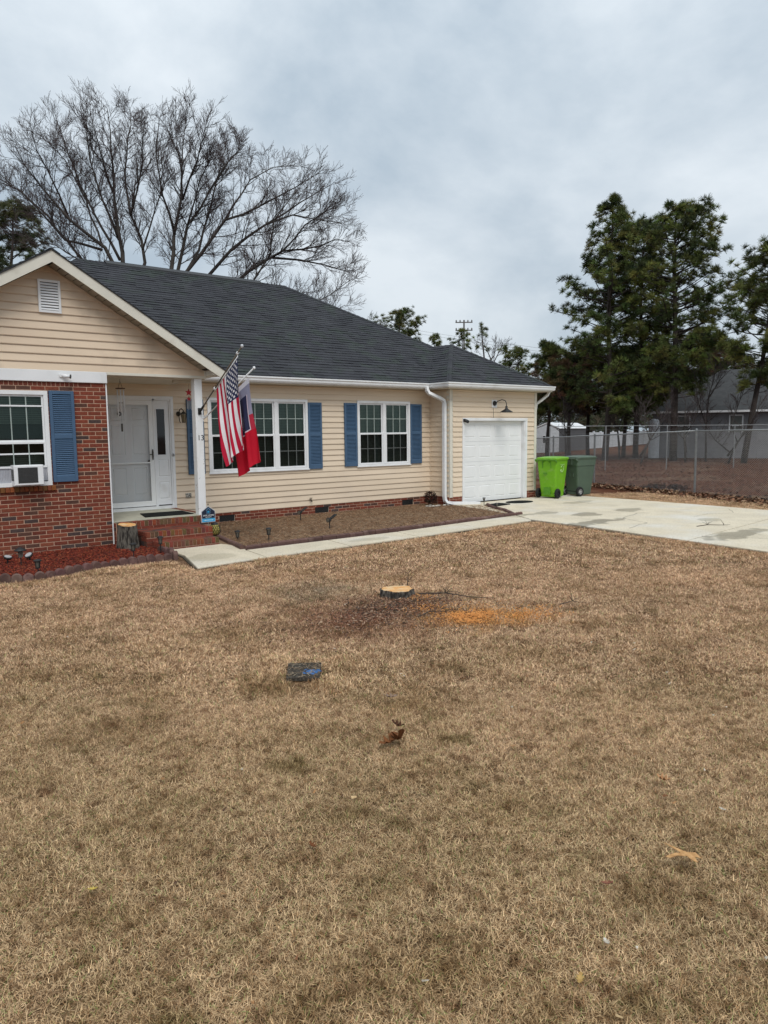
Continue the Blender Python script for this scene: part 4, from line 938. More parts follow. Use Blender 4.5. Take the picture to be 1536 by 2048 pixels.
flag_cloth('cloth', m_flag, t, tA0+(tA1-tA0)*.90+Vector((0, 0, -.06)), tA0+(tA1-tA0)*.40+Vector((0, 0, -.05)), 1.50, 234, 300, usa, .055, .15, -.20, .10)
SLV = MB(); h0, h1 = tA0+(tA1-tA0)*.90+Vector((0, .0, -.06)), tA0+(tA1-tA0)*.40+Vector((0, 0, -.05)); SLV.tube([h0, h1], .011, 6); SLV.build('header_band', m_white, t, smooth=True)
tB0, tB1 = Vector((5.93, 12.64, 2.19)), Vector((6.18, 11.23, 2.99))
GL = [0b010101110, 0b110010011, 0b011101010, 0b101101101, 0b111000110]
def second(u, v):
    if v < .06: return (.75, .75, .80)
    if v > .60 or (u > .80 and v > .5): return (.52, .008, .028)
    if .17 < v < .60 and u > .10:
        if (v > .585 or u < .13) : return (.70, .62, .70)
        if .56 < u < .74 and v > .24:
            k = int((v-.24)/.017); b_ = int((u-.56)/.020)
            if (GL[(k//5) % 5] >> ((b_+3*k) % 9)) & 1 and k % 5 != 4: return (.62, .62, .74)
        d = math.hypot((u-.42)*.9, (v-.46)*1.5)
        if d < .13 and int(d*90+6*math.atan2(v-.46, u-.42)) % 3 == 0: return (.30, .30, .38)
        return (.030, .035, .085)
    return (.31, .32, .43) if v < .42 else (.45, .03, .06)
t = thing('flag', 'lavender grey and red flag on a white pole, hanging just behind the striped one', 'flag', (5.93, 12.66, 2.19))
MB().tube([tB0, tB1], .0125, 10).build('pole', m_white, t, smooth=True)
MB().lathe([(0, -.03), (.02, -.02), (.024, 0), (.018, .02), (0, .024)], tuple(tB1), 12).build('finial', m_white, t, smooth=True)
mb = MB(); mb.box(5.8985, 5.91, 12.62+.05, 12.76, 2.12, 2.24); mb.tube([tB0+Vector((-.02, .06, -.03)), tB0+(tB1-tB0)*.06], .020, 10); mb.build('bracket', m_white, t)
flag_cloth('cloth', m_flag, t, tB0+(tB1-tB0)*.90+Vector((0, 0, -.07)), tB0+(tB1-tB0)*.38+Vector((0, 0, -.05)), 1.48, 150, 220, second, .055, .55, -.24, .24)

# yard sign
sx, sy = 5.69, 12.15
t = thing('security_sign', 'pointed navy and sky blue security yard sign on a stake beside the porch steps', 'sign', (sx, sy, 0))
def pent(w, z0, z1, z2, y): return [(sx-w, y, z0), (sx+w, y, z0), (sx+w, y, z1), (sx, y, z2), (sx-w, y, z1)]
MB().prism(pent(.132, .335, .53, .625, sy), (0, .008, 0)).build('board', M('sign_rim', (.55, .58, .62), rough=.4), t)
MB().prism(pent(.122, .405, .525, .612, sy-.003), (0, .0025, 0)).build('face', m_sign, t)
MB().prism([(sx-.122, sy-.0032, .345), (sx+.122, sy-.0032, .345), (sx+.122, sy-.0032, .402), (sx-.122, sy-.0032, .402)], (0, .0027, 0)).build('lower_band', m_signblue, t)
text_mesh('lettering', 'SAFE HOME', .040, m_white, t, face_front(sx, sy-.005, .455)); text_mesh('lettering', 'SECURITY', .026, m_white, t, face_front(sx, sy-.005, .424))
mb = MB(); mb.prism([(sx-.048, sy-.006, .548), (sx, sy-.006, .590), (sx+.048, sy-.006, .548), (sx+.040, sy-.006, .540), (sx, sy-.006, .576), (sx-.040, sy-.006, .540)], (0, .002, 0))
mb.box(sx-.034, sx-.026, sy-.006, sy-.004, .487, .535); mb.box(sx+.026, sx+.034, sy-.006, sy-.004, .487, .535); mb.box(sx-.026, sx+.026, sy-.006, sy-.004, .482, .490)
mb.build('house_emblem', M('emblem_grey_blue', (.12, .25, .42), rough=.4), t)
mb = MB(); [mb.box(sx-.016+i*.017, sx-.002+i*.017, sy-.006, sy-.004, .505+j*.018, .519+j*.018) for i in range(2) for j in range(2)]; mb.build('emblem_window', m_signblue, t)
for k in range(9): pass
mb = MB(); [mb.box(sx-.09+k*.021, sx-.09+k*.021+random.uniform(.008, .016), sy-.0045, sy-.0033, .366, .380) for k in range(9)]; mb.build('small_print', m_white, t)
MB().tube([(sx, sy+.012, -.05), (sx, sy+.012, .6)], .006, 6).build('stake', m_galv, t); MB().lathe([(0, -.008), (.012, -.006), (.012, .0), (0, 0)], (sx, sy+.0, .655), 10, axis='y').build('bolt', m_black, t)
MB().tube([(sx, sy+.012, .6), (sx, sy+.006, .66)], .005, 5).build('stake_tip', m_galv, t)
# ================================================================== GARDEN
def inpoly(x, y, poly):
    c = False; n = len(poly); j = n-1
    for i in range(n):
        xi, yi = poly[i]; xj, yj = poly[j]
        if (yi > y) != (yj > y) and x < (xj-xi)*(y-yi)/(yj-yi)+xi: c = not c
        j = i
    return c
def rotmats(n, tilt=math.pi, r=rng, updir=None):
    """random rotations: yaw free, tilt limited"""
    a = r.uniform(0, 2*np.pi, n); b = r.uniform(-tilt, tilt, n); c = r.uniform(-tilt, tilt, n)
    ca, sa, cb, sb, cc, sc = np.cos(a), np.sin(a), np.cos(b), np.sin(b), np.cos(c), np.sin(c); z = np.zeros(n); o = np.ones(n)
    Rz = np.stack([ca, -sa, z, sa, ca, z, z, z, o], -1).reshape(n, 3, 3); Rx = np.stack([o, z, z, z, cb, -sb, z, sb, cb], -1).reshape(n, 3, 3); Ry = np.stack([cc, z, sc, z, o, z, -sc, z, cc], -1).reshape(n, 3, 3)
    return Rz@Rx@Ry
def scatter(name, P, Rm, S, TV, TF, tint, mat, parent=None, kind='stuff'):
    TV = np.asarray(TV, float); TF = np.asarray(TF); n = len(P); S = np.asarray(S, float); S = S[:, None] if S.ndim == 1 else S
    if S.shape[1] == 1: S = np.repeat(S, 3, 1)
    V = np.einsum('nij,nkj->nki', Rm, TV[None]*S[:, None, :])+np.asarray(P)[:, None, :]
    F = (TF[None]+(np.arange(n)*len(TV))[:, None, None]).reshape(-1, TF.shape[1])
    T = np.repeat(np.asarray(tint)[:, None, :], len(TV), 1).reshape(-1, 3)
    return npmesh(name, V.reshape(-1, 3), F, mat, parent, T, kind)
BOXV = [(-.5, -.5, -.5), (.5, -.5, -.5), (.5, .5, -.5), (-.5, .5, -.5), (-.5, -.5, .5), (.5, -.5, .5), (.5, .5, .5), (-.5, .5, .5)]
BOXF = [(3, 2, 1, 0), (4, 5, 6, 7), (0, 1, 5, 4), (1, 2, 6, 5), (2, 3, 7, 6), (3, 0, 4, 7)]
def pts_in(poly, n, z=0, r=rng):
    xs = [p[0] for p in poly]; ys = [p[1] for p in poly]; outp = []
    while len(outp) < n:
        x, y = r.uniform(min(xs), max(xs)), r.uniform(min(ys), max(ys))
        if inpoly(x, y, poly): outp.append((x, y, z))
    return np.array(outp)
def tints(n, cols, v=.25):
    c = np.array(cols)[rng.integers(0, len(cols), n)]; return c*rng.uniform(1-v, 1+v, (n, 1))
# red mulch
MBED = [(1.6, 10.50), (2.0, 10.58), (2.55, 10.48), (3.31, 10.78), (4.40, 10.86), (4.52, 11.5), (4.5, 12.64), (1.6, 12.64)]
n = 9500; P = pts_in(MBED, n); P[:, 2] = .026+rng.uniform(0, .022, n); S = np.stack([rng.uniform(.018, .05, n), rng.uniform(.006, .013, n), rng.uniform(.003, .007, n)], 1)
tag(scatter('mulch', P, rotmats(n, .5), S, BOXV, BOXF, tints(n, [(.30, .045, .018), (.24, .032, .014), (.17, .025, .012), (.33, .085, .035), (.10, .018, .012)]), m_chip), 'red dyed wood mulch chips along the brick wall', 'mulch')
SBED = [(5.66, 10.80), (12.36, 11.02), (12.8, 11.6), (13.15, 12.4), (13.5, 12.9), (12.9, 13.5), (12.9, 14.3), (5.75, 14.3), (5.9, 12.3)]
n = 15000; P = pts_in(SBED, n); P[:, 2] = .026+rng.uniform(0, .02, n); S = np.stack([rng.uniform(.03, .10, n), rng.uniform(.003, .007, n), rng.uniform(.001, .003, n)], 1)
tag(scatter('thatch', P, rotmats(n, .45), S, BOXV, BOXF, tints(n, [(.40, .235, .125), (.32, .17, .088), (.23, .12, .06), (.48, .33, .20), (.13, .07, .04)]), m_chip), 'dry brown straw lying in the bed below the beige siding', 'thatch')
n = 700; P = pts_in([(6.0, 13.9), (12.9, 13.9), (12.9, 14.3), (6.0, 14.3)], n); P[:, 2] = .05
# edging
def along(path, step):
    outp = []; rem = 0.0
    for i in range(len(path)-1):
        a, b = Vector((*path[i], 0)), Vector((*path[i+1], 0)); L = (b-a).length; d = (b-a)/L; s = rem
        while s < L: outp.append((a+d*s, math.atan2(d.y, d.x))); s += step
        rem = s-L
    return outp
t = thing('scalloped_edging', 'row of dark red scalloped edging stones in front of the red mulch', 'garden edging', (3.2, 10.6, 0))
EL = [(.4, 10.22), (2.02, 10.47), (2.50, 10.40), (3.31, 10.66), (4.46, 10.74), (4.56, 11.15), (4.50, 11.52)]
for p, a in along(EL, .138):
    w_, h_, d_ = .068, random.uniform(.095, .125), .035
    prof_ = [(-w_, -.04)]+[(w_*math.cos(q), h_-w_+w_*math.sin(q)) for q in np.linspace(math.pi, 0, 9)]+[(w_, -.04)]
    g = random.uniform(.75, 1.2); mb = MB(); rings = []
    for yy, k in ((-d_, .90), (-d_+.008, 1), (d_-.008, 1), (d_, .90)): rings.append([(x*k, yy, z if z < 0 else z*k) for x, z in prof_])
    mb.loft(rings, tint=(g, g*random.uniform(.9, 1.05), g)); mb.xf(Matrix.Translation((p.x, p.y, 0)) @ Matrix.Rotation(a+random.uniform(-.10, .10), 4, 'Z') @ Matrix.Rotation(random.uniform(-.08, .08), 4, 'X')); mb.build('edging_stone', m_edge, t)
t = thing('straight_edging', 'low straight border of dark red edging stones along the walkway bed', 'garden edging', (9, 10.8, 0))
for path in ([(5.90, 12.20), (5.60, 10.78)], [(5.62, 10.70), (12.36, 10.93)], [(12.42, 10.97), (12.80, 11.55), (13.2, 12.35), (13.5, 12.8)]):
    for p, a in along(path, .305):
        g = random.uniform(.85, 1.15); mb = MB(); n = 8; rings = []
        hh = random.uniform(.085, .10)
        for k in range(n+1):
            x = .004+.297*k/n; zb_ = hh-.006*(k % 2)-.003*random.random(); rings.append([(x, -.035, -.04), (x, -.037, zb_-.02), (x, -.02, zb_), (x, .02, zb_), (x, .035, zb_-.02), (x, .035, -.04)])
        mb.loft(rings, tint=(g, g, g)); mb.xf(Matrix.Translation((p.x, p.y, 0)) @ Matrix.Rotation(a+random.uniform(-.02, .02), 4, 'Z')); mb.build('edging_stone', m_edge, t)

# stumps
def stump(loc, r0, r1, h, name, label, tilt=(0, 0)):
    t = thing(name, label, 'tree stump', loc); n = 96; lx, ly, lz = loc
    def rad(a, k): return 1+.07*math.sin(3*a+1)+.05*math.sin(7*a)+.03*math.sin(17*a+k*.4)+.03*math.sin(29*a+k*.7)
    rings = []; m_ = 8
    for j in range(m_+1):
        f = j/m_; r = r0+(r1-r0)*(f**.45); rings.append([(lx+r*rad(a, j*.3)*math.cos(a)*(1+.02*random.uniform(-1, 1)), ly+r*rad(a, j*.3)*math.sin(a)*(1+.02*random.uniform(-1, 1)), lz-.03+(h+.03+(tilt[0]*math.cos(a)+tilt[1]*math.sin(a))*r)*f) for a in np.linspace(0, 2*math.pi, n, endpoint=False)])
    MB().loft(rings).build('bark', m_stumpbark, t)
    top = [(p[0]*.94+lx*.06, p[1]*.94+ly*.06, p[2]+.004) for p in rings[-1]]; c = (lx, ly, lz+h+.006)
    mb = MB(); mid = [(lx+(p[0]-lx)*.5, ly+(p[1]-ly)*.5, (p[2]+c[2])/2+random.uniform(-.003, .003)) for p in top]; low = [(p[0], p[1], p[2]-.012) for p in top]
    vs = low+top+mid+[c]; fs = [(i, (i+1) % n, n+(i+1) % n, n+i) for i in range(n)]+[(n+i, n+(i+1) % n, 2*n+(i+1) % n, 2*n+i) for i in range(n)]+[(2*n+i, 2*n+(i+1) % n, 3*n) for i in range(n)]
    mb.add(vs, fs); mb.build('cut_face', m_cut, t)
    return t
stump((5.36, 6.50, 0), .215, .185, .088, 'tree_stump', 'low freshly cut stump with an orange top in the middle of the lawn')
stump((4.225, 12.10, .02), .20, .145, .40, 'tree_stump', 'tall grey barked stump with an orange cut top beside the porch steps', tilt=(-.03, .12))
# litter around the lawn stump
def blob(cx, cy, rx, ry, n, z0=.012): 
    a = rng.normal(0, 1, (n, 2)); return np.stack([cx+a[:, 0]*rx, cy+a[:, 1]*ry, np.full(n, z0)+rng.uniform(0, .02, n)], 1)
P = np.vstack([blob(5.25+.38*math.sin(k*2.3)*random.random(), 5.25+.30*math.cos(k*1.7)*random.random(), .03+.05*random.random(), .03+.04*random.random(), 110) for k in range(11)]+[blob(5.75, 4.95, .28, .14, 500), blob(5.35, 5.3, .30, .24, 700), blob(5.2, 5.8, .15, .12, 250), blob(5.5, 6.25, .10, .10, 200)]); n = len(P); S = np.stack([rng.uniform(.004, .016, n), rng.uniform(.003, .008, n), rng.uniform(.002, .005, n)], 1)
tag(scatter('sawdust', P, rotmats(n, 1), S, BOXV, BOXF, np.ones((n, 3)), m_sawdust), 'orange sawdust scattered on the lawn beside the cut stump', 'sawdust')
P = np.vstack([blob(4.5, 5.95, .42, .32, 1000), blob(5.1, 6.05, .34, .24, 800), blob(5.5, 6.1, .3, .25, 500)]); n = len(P); S = np.stack([rng.uniform(.012, .04, n), rng.uniform(.004, .010, n), rng.uniform(.002, .005, n)], 1)
tag(scatter('bark_litter', P, rotmats(n, .7), S, BOXV, BOXF, tints(n, [(.28, .12, .07), (.15, .08, .055), (.36, .21, .13), (.06, .042, .034), (.44, .30, .2)]), m_chip), 'reddish bark crumbs and dead litter strewn around the lawn stump', 'litter')
# dead twigs
def dead_twig(pts, label, side=3, r=.006):
    mb = MB(); mb.tube(pts, [r*(1-.7*i/(len(pts)-1)) for i in range(len(pts))], 5)
    for k in range(side):
        i = random.randint(1, len(pts)-2); p = Vector(pts[i]); d = Vector((random.uniform(-1, 1), random.uniform(-1, 1), random.uniform(.1, .9))).normalized()*random.uniform(.06, .14); mb.tube([p, p+d*.5+Vector((0, 0, .01)), p+d], [r*.5, r*.4, r*.2], 4)
    c = Vector(pts[0]); o = mb.build('twig', m_twigdead, origin=tuple(c)); return tag(o, label, 'twig')
dead_twig([(5.62, 6.62, .0), (5.60, 6.60, .12), (5.64, 6.63, .22), (5.70, 6.60, .30)], 'thin dead twig standing upright just behind the lawn stump', 5)
dead_twig([(5.55, 6.35, .03), (5.75, 6.1, .05), (5.85, 5.8, .04), (6.05, 5.6, .03)], 'long dark stick lying right of the lawn stump', 5, .009)
dead_twig([(4.85, 5.55, .03), (5.05, 5.6, .04), (5.22, 5.52, .03), (5.35, 5.5, .03)], 'short stick lying in the red litter before the lawn stump', 2)
dead_twig([(6.35, 4.95, .03), (6.5, 4.9, .05), (6.62, 4.78, .03)], 'forked dark twig on the lawn right of the sawdust', 5)
dead_twig([(13.4, 7.25, .04), (13.7, 7.2, .05), (13.95, 7.0, .04), (14.1, 6.95, .04)], 'bare branched twig lying on the concrete driveway', 6, .008)
dead_twig([(4.85, 1.5, .03), (5.1, 1.32, .03), (5.3, 1.28, .03)], 'dark twig in the grass near the lower right corner', 2, .005) if False else None
# oak leaves
def oak_outline(n=7):
    right = []
    for i in range(n*2+1):
        f = i/(n*2); y = f; w_ = .30*math.sin(math.pi*min(1, f*1.05))**.7+.02; w_ *= (1.0 if i % 2 else .38); right.append((w_, y+(.05 if i % 2 else 0)))
    return right
def leaf(loc, L, rz, curl, colr, label, tilt=0.0, ax=1.0):
    R_ = oak_outline(4); mb = MB(); vs = []; m_ = len(R_)
    for s in (-1, 0, 1):
        for w_, y in R_: x = s*w_*ax; vs.append((x*L, (y-.5)*L, (curl*(x*x*2.2+(y-.5)**2*.9)+.004*math.sin(9*y))*L*1.6+.004))
    fs = []
    for i in range(m_-1): fs += [(i, i+1, m_+i+1, m_+i), (m_+i, m_+i+1, 2*m_+i+1, 2*m_+i)]
    mb.add(vs, fs, colr); mb.tube([(0, -.5*L, .01*L), (0, -.72*L, .03*L)], [.010*L, .006*L], 4, tint=colr)
    mb.add([(a, b, c-.0012) for a, b, c in vs], [f[::-1] for f in fs], tuple(k*.7 for k in colr))
    mb.xf(Matrix.Rotation(tilt, 4, 'X')); o = mb.build('fallen_leaf', m_leaf, origin=(0, 0, 0), fix=False); o.location = loc; o.rotation_euler.z = rz; return tag(o, label, 'leaf', 'dry leaves fallen on the lawn')
TAN, BR, DK = (.52, .30, .13), (.17, .065, .025), (.09, .04, .022)
zo = [(655, 620), (745, 690), (800, 715), (880, 708), (897, 755), (842, 752), (832, 802), (803, 795), (772, 752), (700, 745), (625, 757), (598, 736), (690, 722), (742, 722)]
cpt = CPOS+ray(1367, 1717)*((.05-CH)/ray(1367, 1717)[2]); fr_ = Vector((CFW[0], CFW[1], 0)).normalized(); mb = MB(); vs = []
for X_, Y_ in zo:
    u_, v_ = (X_-765)/4.571*.0023, -(Y_-725)/4.571*.0023*1.75; q_ = Vector((CRT[0], CRT[1], 0)).normalized()*u_+fr_*v_; vs.append((q_.x, q_.y, .026-1.6*(u_+.01)**2))
cc_ = (.01, -.01, .030); n_ = len(vs); mb.add(vs+[cc_], [(i, (i+1) % n_, n_) for i in range(n_)][::-1], (.62, .36, .16)); mb.add([(a, b, c-.0015) for a, b, c in vs+[cc_]], [(i, (i+1) % n_, n_) for i in range(n_)], (.40, .22, .09))
o = mb.build('fallen_leaf', m_leaf, origin=(0, 0, 0), fix=False); o.location = tuple(cpt); tag(o, 'large tan narrow lobed leaf lying on the grass at lower right', 'leaf', 'dry leaves fallen on the lawn')
leaf((2.72, 3.30, .055), .16, 2.9, .95, BR, 'big curled chestnut brown leaf in the lower middle of the lawn', .45, 1.0)
leaf((2.68, 3.33, .04), .13, 1.1, .5, (.22, .09, .035), 'ragged brown leaf tucked against the big curled one', -.3, 1.3)
leaf((2.86, 3.48, .05), .09, .5, .8, DK, 'small dark brown leaf just above the big curled brown one', .2)
leaf((3.48, 2.02, .045), .075, .3, .7, (.50, .28, .14), 'small tan leaf at the right, above the large lobed one', .1, 1.3)
leaf((3.14, 3.9, .05), .11, 1.2, .5, (.28, .20, .15), 'pale brown leaf above the dark one in the middle of the lawn', .15)
for k, (px, py, L, c_, lb) in enumerate([(625, 1692, .05, BR, 'tiny brown leaf left of the middle, low in the lawn'), (185, 1780, .04, (.55, .42, .10), 'tiny yellow leaf at the lower left of the lawn'), (1213, 1886, .04, (.62, .58, .50), 'tiny whitish leaf below the large lobed one'),
        (1215, 1768, .05, (.26, .11, .07), 'reddish bit of leaf left of the large lobed one'), (1160, 1960, .05, (.50, .33, .12), 'small ochre leaf near the bottom edge'), (1445, 1620, .035, (.6, .56, .48), 'tiny pale leaf at the far right of the lawn'), (1025, 1494, .05, (.45, .27, .14), 'thin orange leaf right of the curled brown one')]):
    d = ray(px, py); p = CPOS+d*((.035-CH)/d[2]); leaf(tuple(p), L, k*1.3, .4, c_, lb, .1)
n = 420; P = pts_in([(-1.5, 2), (2, 10.2), (11, 9.7), (11.2, 3), (4, 1), (1, 1)], n); P[:, 2] = .022+rng.uniform(0, .012, n)
tag(scatter('leaf_crumbs', P, rotmats(n, .5), np.stack([rng.uniform(.008, .030, n), rng.uniform(.006, .018, n), np.full(n, 1)], 1), [(-.5, -.4, 0), (.5, -.5, .003), (.4, .5, 0), (-.6, .3, .004)], [(0, 1, 2, 3)], tints(n, [(.30, .14, .07), (.55, .40, .22), (.10, .055, .035), (.62, .57, .48), (.40, .22, .10)]), m_leaf), 'tiny crumbs of dead leaf and seed husk littering the lawn', 'litter')
# water meter lid
t = thing('meter_box', 'dark rectangular meter lid with blue paint sunk in the lawn', 'meter box', (3.03, 4.9, 0))
c4 = [(2.84, 4.80), (3.04, 4.64), (3.27, 4.95), (3.05, 5.11)]
MB().prism([(x, y, .0) for x, y in c4], (0, 0, .022)).build('lid', m_meter, t)
mb = MB(); rr_ = [random.uniform(.045, .085) for _ in range(22)]
mb.prism([(3.075+rr_[k]*math.cos(k*2*math.pi/22), 4.80+rr_[k]*math.sin(k*2*math.pi/22), .0225) for k in range(22)], (0, 0, .004)); mb.build('paint_mark', m_blue, t)
n = 160; P = pts_in(c4, n); P[:, 2] = .027+rng.uniform(0, .008, n); scatter('grass_bits', P, rotmats(n, .4), np.stack([rng.uniform(.01, .045, n), rng.uniform(.0015, .003, n), np.full(n, .0015)], 1), BOXV, BOXF, tints(n, [(.40, .30, .2), (.30, .2, .12), (.5, .42, .3)]), m_chip, t, 'stuff')
MB().loft([[(3.075+r_*math.cos(a_), 4.80+r_*math.sin(a_), z_) for r_, z_ in ((.048, .0265), (.058, .0265), (.058, .030), (.048, .030))] for a_ in np.linspace(.2, 3.3, 12)]).build('reader_ring', m_dark, t)

# path lights
def path_light(loc, h, kind, label, rz=0):
    t = thing('path_light', label, 'garden light', loc, group='garden lights in the flower beds'); x, y, z = loc
    MB().tube([(x, y, z-.03), (x, y, z+h*.62)], .008, 6).build('stake', m_black, t)
    if kind == 'mush':
        MB().lathe([(0, .055), (.03, .045), (.082, .012), (.085, 0), (0, .0)], (x, y, z+h*.86), 16).build('cap', m_black, t, smooth=True)
        MB().lathe([(0, 0), (.030, 0), (.036, h*.38), (0, h*.38)], (x, y, z+h*.48), 10).build('lens', m_lens, t)
    elif kind == 'lantern':
        mb = MB(); mb.lathe([(0, .075), (.03, .07), (.055, .055), (.055, .045), (0, .045)], (x, y, z+h-.075), 8)
        for k in range(4): a_ = k*math.pi/2+.4; mb.tube([(x+.045*math.cos(a_), y+.045*math.sin(a_), z+h-.03), (x+.03*math.cos(a_), y+.03*math.sin(a_), z+h-.12)], .005, 4)
        mb.lathe([(0, 0), (.034, 0), (.034, .012), (0, .012)], (x, y, z+h-.13), 8); mb.build('cap', m_black, t)
        MB().lathe([(0, 0), (.024, 0), (.034, .075), (0, .075)], (x, y, z+h-.115), 8).build('lens', m_lens, t)
    else:
        mb = MB(); mb.lathe([(0, .012), (.05, .008), (.05, 0), (0, 0)], (x, y, z+h-.01), 4)
        for sx_ in (-1, 1): mb.tube([(x+sx_*.045, y, z+h-.01), (x, y, z+h*.35)], .006, 4)
        mb.build('cap', m_black, t)
        MB().lathe([(0, 0), (.012, 0), (.030, .08), (0, .08)], (x, y, z+h-.1), 6).build('lens', m_lens, t)
m_lens = M('smoky_lens', (.13, .12, .10), rough=.2)
path_light((2.47, 11.54, .03), .25, 'mush', 'mushroom capped garden light in the red mulch, tallest at the far left')
path_light((2.50, 10.72, .03), .20, 'lantern', 'small lantern garden light at the scalloped edging, leftmost there')
path_light((3.89, 10.93, .03), .26, 'lantern', 'slim lantern garden light in front of the tall stump')
path_light((4.45, 11.28, .03), .27, 'lantern', 'lantern garden light between the tall stump and the brick steps')
path_light((6.04, 11.75, .03), .17, 'lantern', 'low lantern garden light in the straw bed nearest the steps')
path_light((6.44, 11.35, .03), .22, 'lantern', 'lantern garden light in the straw bed behind the straight edging')
path_light((13.50, 12.92, .03), .20, 'vee', 'triangular garden light at the mouth of the white downspout')
path_light((13.0, 12.02, .03), .16, 'vee', 'small dark garden light at the driveway end of the straw bed')
def spot_disc(loc, label, rz):
    t = thing('ground_spotlight', label, 'garden light', loc, group='disc spotlights in the red mulch', rz=0); x, y, z = loc
    mb = MB(); mb.lathe([(0, 0), (.05, .0), (.065, .03), (.06, .035), (0, .03)], (0, 0, 0), 14); mb.xf(Matrix.Translation((x, y, z+.07)) @ Matrix.Rotation(rz, 4, 'Y') @ Matrix.Rotation(.25, 4, 'X')); mb.build('head', m_black, t)
    mb = MB(); mb.lathe([(0, .0), (.05, .0), (.05, .004), (0, .004)], (0, 0, .036), 14); mb.xf(Matrix.Translation((x, y, z+.07)) @ Matrix.Rotation(rz, 4, 'Y') @ Matrix.Rotation(.25, 4, 'X')); mb.build('solar_face', m_steel, t)
    MB().tube([(x, y, z-.02), (x, y, z+.08)], .012, 6).build('stake', m_black, t)
spot_disc((2.36, 11.86, .03), 'left of two tilted disc spotlights in the red mulch beside the mushroom light', .15)
spot_disc((2.66, 11.86, .03), 'right of two tilted disc spotlights in the red mulch beside the mushroom light', -.5)
def solar_spot(loc, label):
    t = thing('solar_spotlight', label, 'garden light', loc, group='solar spotlights in the straw bed'); x, y, z = loc
    MB().tube([(x, y, z-.03), (x, y, z+.16)], .011, 6).build('stake', m_black, t)
    mb = MB(); mb.lathe([(0, -.06), (.025, -.055), (.045, .0), (.048, .03), (0, .03)], (0, 0, 0), 12, axis='x'); mb.xf(Matrix.Translation((x-.03, y-.02, z+.17)) @ Matrix.Rotation(math.pi+.3, 4, 'Z')); mb.build('head', m_black, t, smooth=False)
    mb = MB(); mb.box(-.07, .07, -.045, .045, -.006, .006); mb.xf(Matrix.Translation((x+.09, y+.0, z+.23)) @ Matrix.Rotation(-.55, 4, 'Y')); mb.build('solar_panel', m_black, t)
    MB().tube([(x, y, z+.15), (x+.08, y, z+.22)], .009, 6).build('bracket', m_black, t)
    mb = MB(); mb.lathe([(0, 0), (.038, 0), (.038, .004), (0, .004)], (.031, 0, 0), 12, axis='x'); mb.xf(Matrix.Translation((x-.03, y-.02, z+.17)) @ Matrix.Rotation(math.pi+.3, 4, 'Z')); mb.build('lens', m_lens, t)
solar_spot((8.42, 13.45, .03), 'black solar spotlight nearer the wall, between the two dark foundation vents'); solar_spot((8.11, 11.90, .03), 'black solar spotlight nearer the walkway in the straw bed')
# netted lantern
t = thing('garden_lantern', 'dark garden lantern with yellow netting at the right end of the brick steps', 'lantern', (5.93, 12.42, .02)); x, y = 5.93, 12.42
MB().lathe([(0, 0), (.05, .0), (.095, .05), (.10, .12), (.07, .19), (0, .20)], (x, y, .05), 14).build('globe', m_netting, t, smooth=True)
mb = MB()
for k in range(14):
    for s in (1, -1):
        pts = []
        for j in range(8): f = j/7; zz = .05+.20*f; rr = np.interp(zz-.05, [0, .05, .12, .19, .2], [.055, .098, .104, .075, .05]); a_ = k*2*math.pi/14+s*f*1.2; pts.append((x+rr*math.cos(a_), y+rr*math.sin(a_), zz))
        mb.tube(pts, .0045, 4)
mb.lathe([(0, 0), (.07, 0), (.05, .03), (0, .05)], (x, y, .25), 12); mb.lathe([(0, 0), (.06, 0), (.06, .02), (0, .02)], (x, y, .03), 12); mb.build('cage', m_black, t)
# shrub in the corner with pale stones
t = thing('shrub', 'small dark red shrub in the corner by the garage wall', 'shrub', (12.62, 13.95, 0))
n = 500; a_ = rng.normal(0, 1, (n, 3)); a_ /= np.linalg.norm(a_, axis=1)[:, None]; P = np.array([12.62, 13.95, .22])+a_*rng.uniform(.3, 1, (n, 1))**.5*np.array([.19, .17, .17])
scatter('foliage', P, rotmats(n, 3), rng.uniform(.02, .045, n), [(-.5, -.3, 0), (.5, -.3, 0), (.5, .3, .1), (-.5, .3, .1)], [(0, 1, 2, 3)], tints(n, [(.05, .022, .018), (.09, .03, .025), (.03, .03, .02)]), m_leaf, t, None)
mb = MB(); [mb.tube([(12.62, 13.95, -.02), (12.62+.12*math.cos(k), 13.95+.12*math.sin(k), .25)], .006, 4) for k in range(6)]; mb.build('stem', m_twigdead, t)
for k in range(16):
    x, y = 12.50+random.uniform(-.35, .55), 13.62+random.uniform(-.12, .16); r = random.uniform(.025, .06); mb = MB()
    mb.loft([[(r*f*math.cos(q)*random.uniform(.85, 1.1), r*.8*f*math.sin(q)*random.uniform(.85, 1.1), r*.5*z_) for q in np.linspace(0, 2*math.pi, 8, endpoint=False)] for f, z_ in ((.7, -1), (1, -.2), (.9, .5), (.4, 1))], tint=tuple([random.uniform(.6, 1.1)]*3))
    o = mb.build('stone', m_stone, origin=(0, 0, 0)); o.location = (x, y, .04); tag(o, 'pale stone lying on the straw beside the dark red shrub', 'stone', 'pale stones under the shrub')

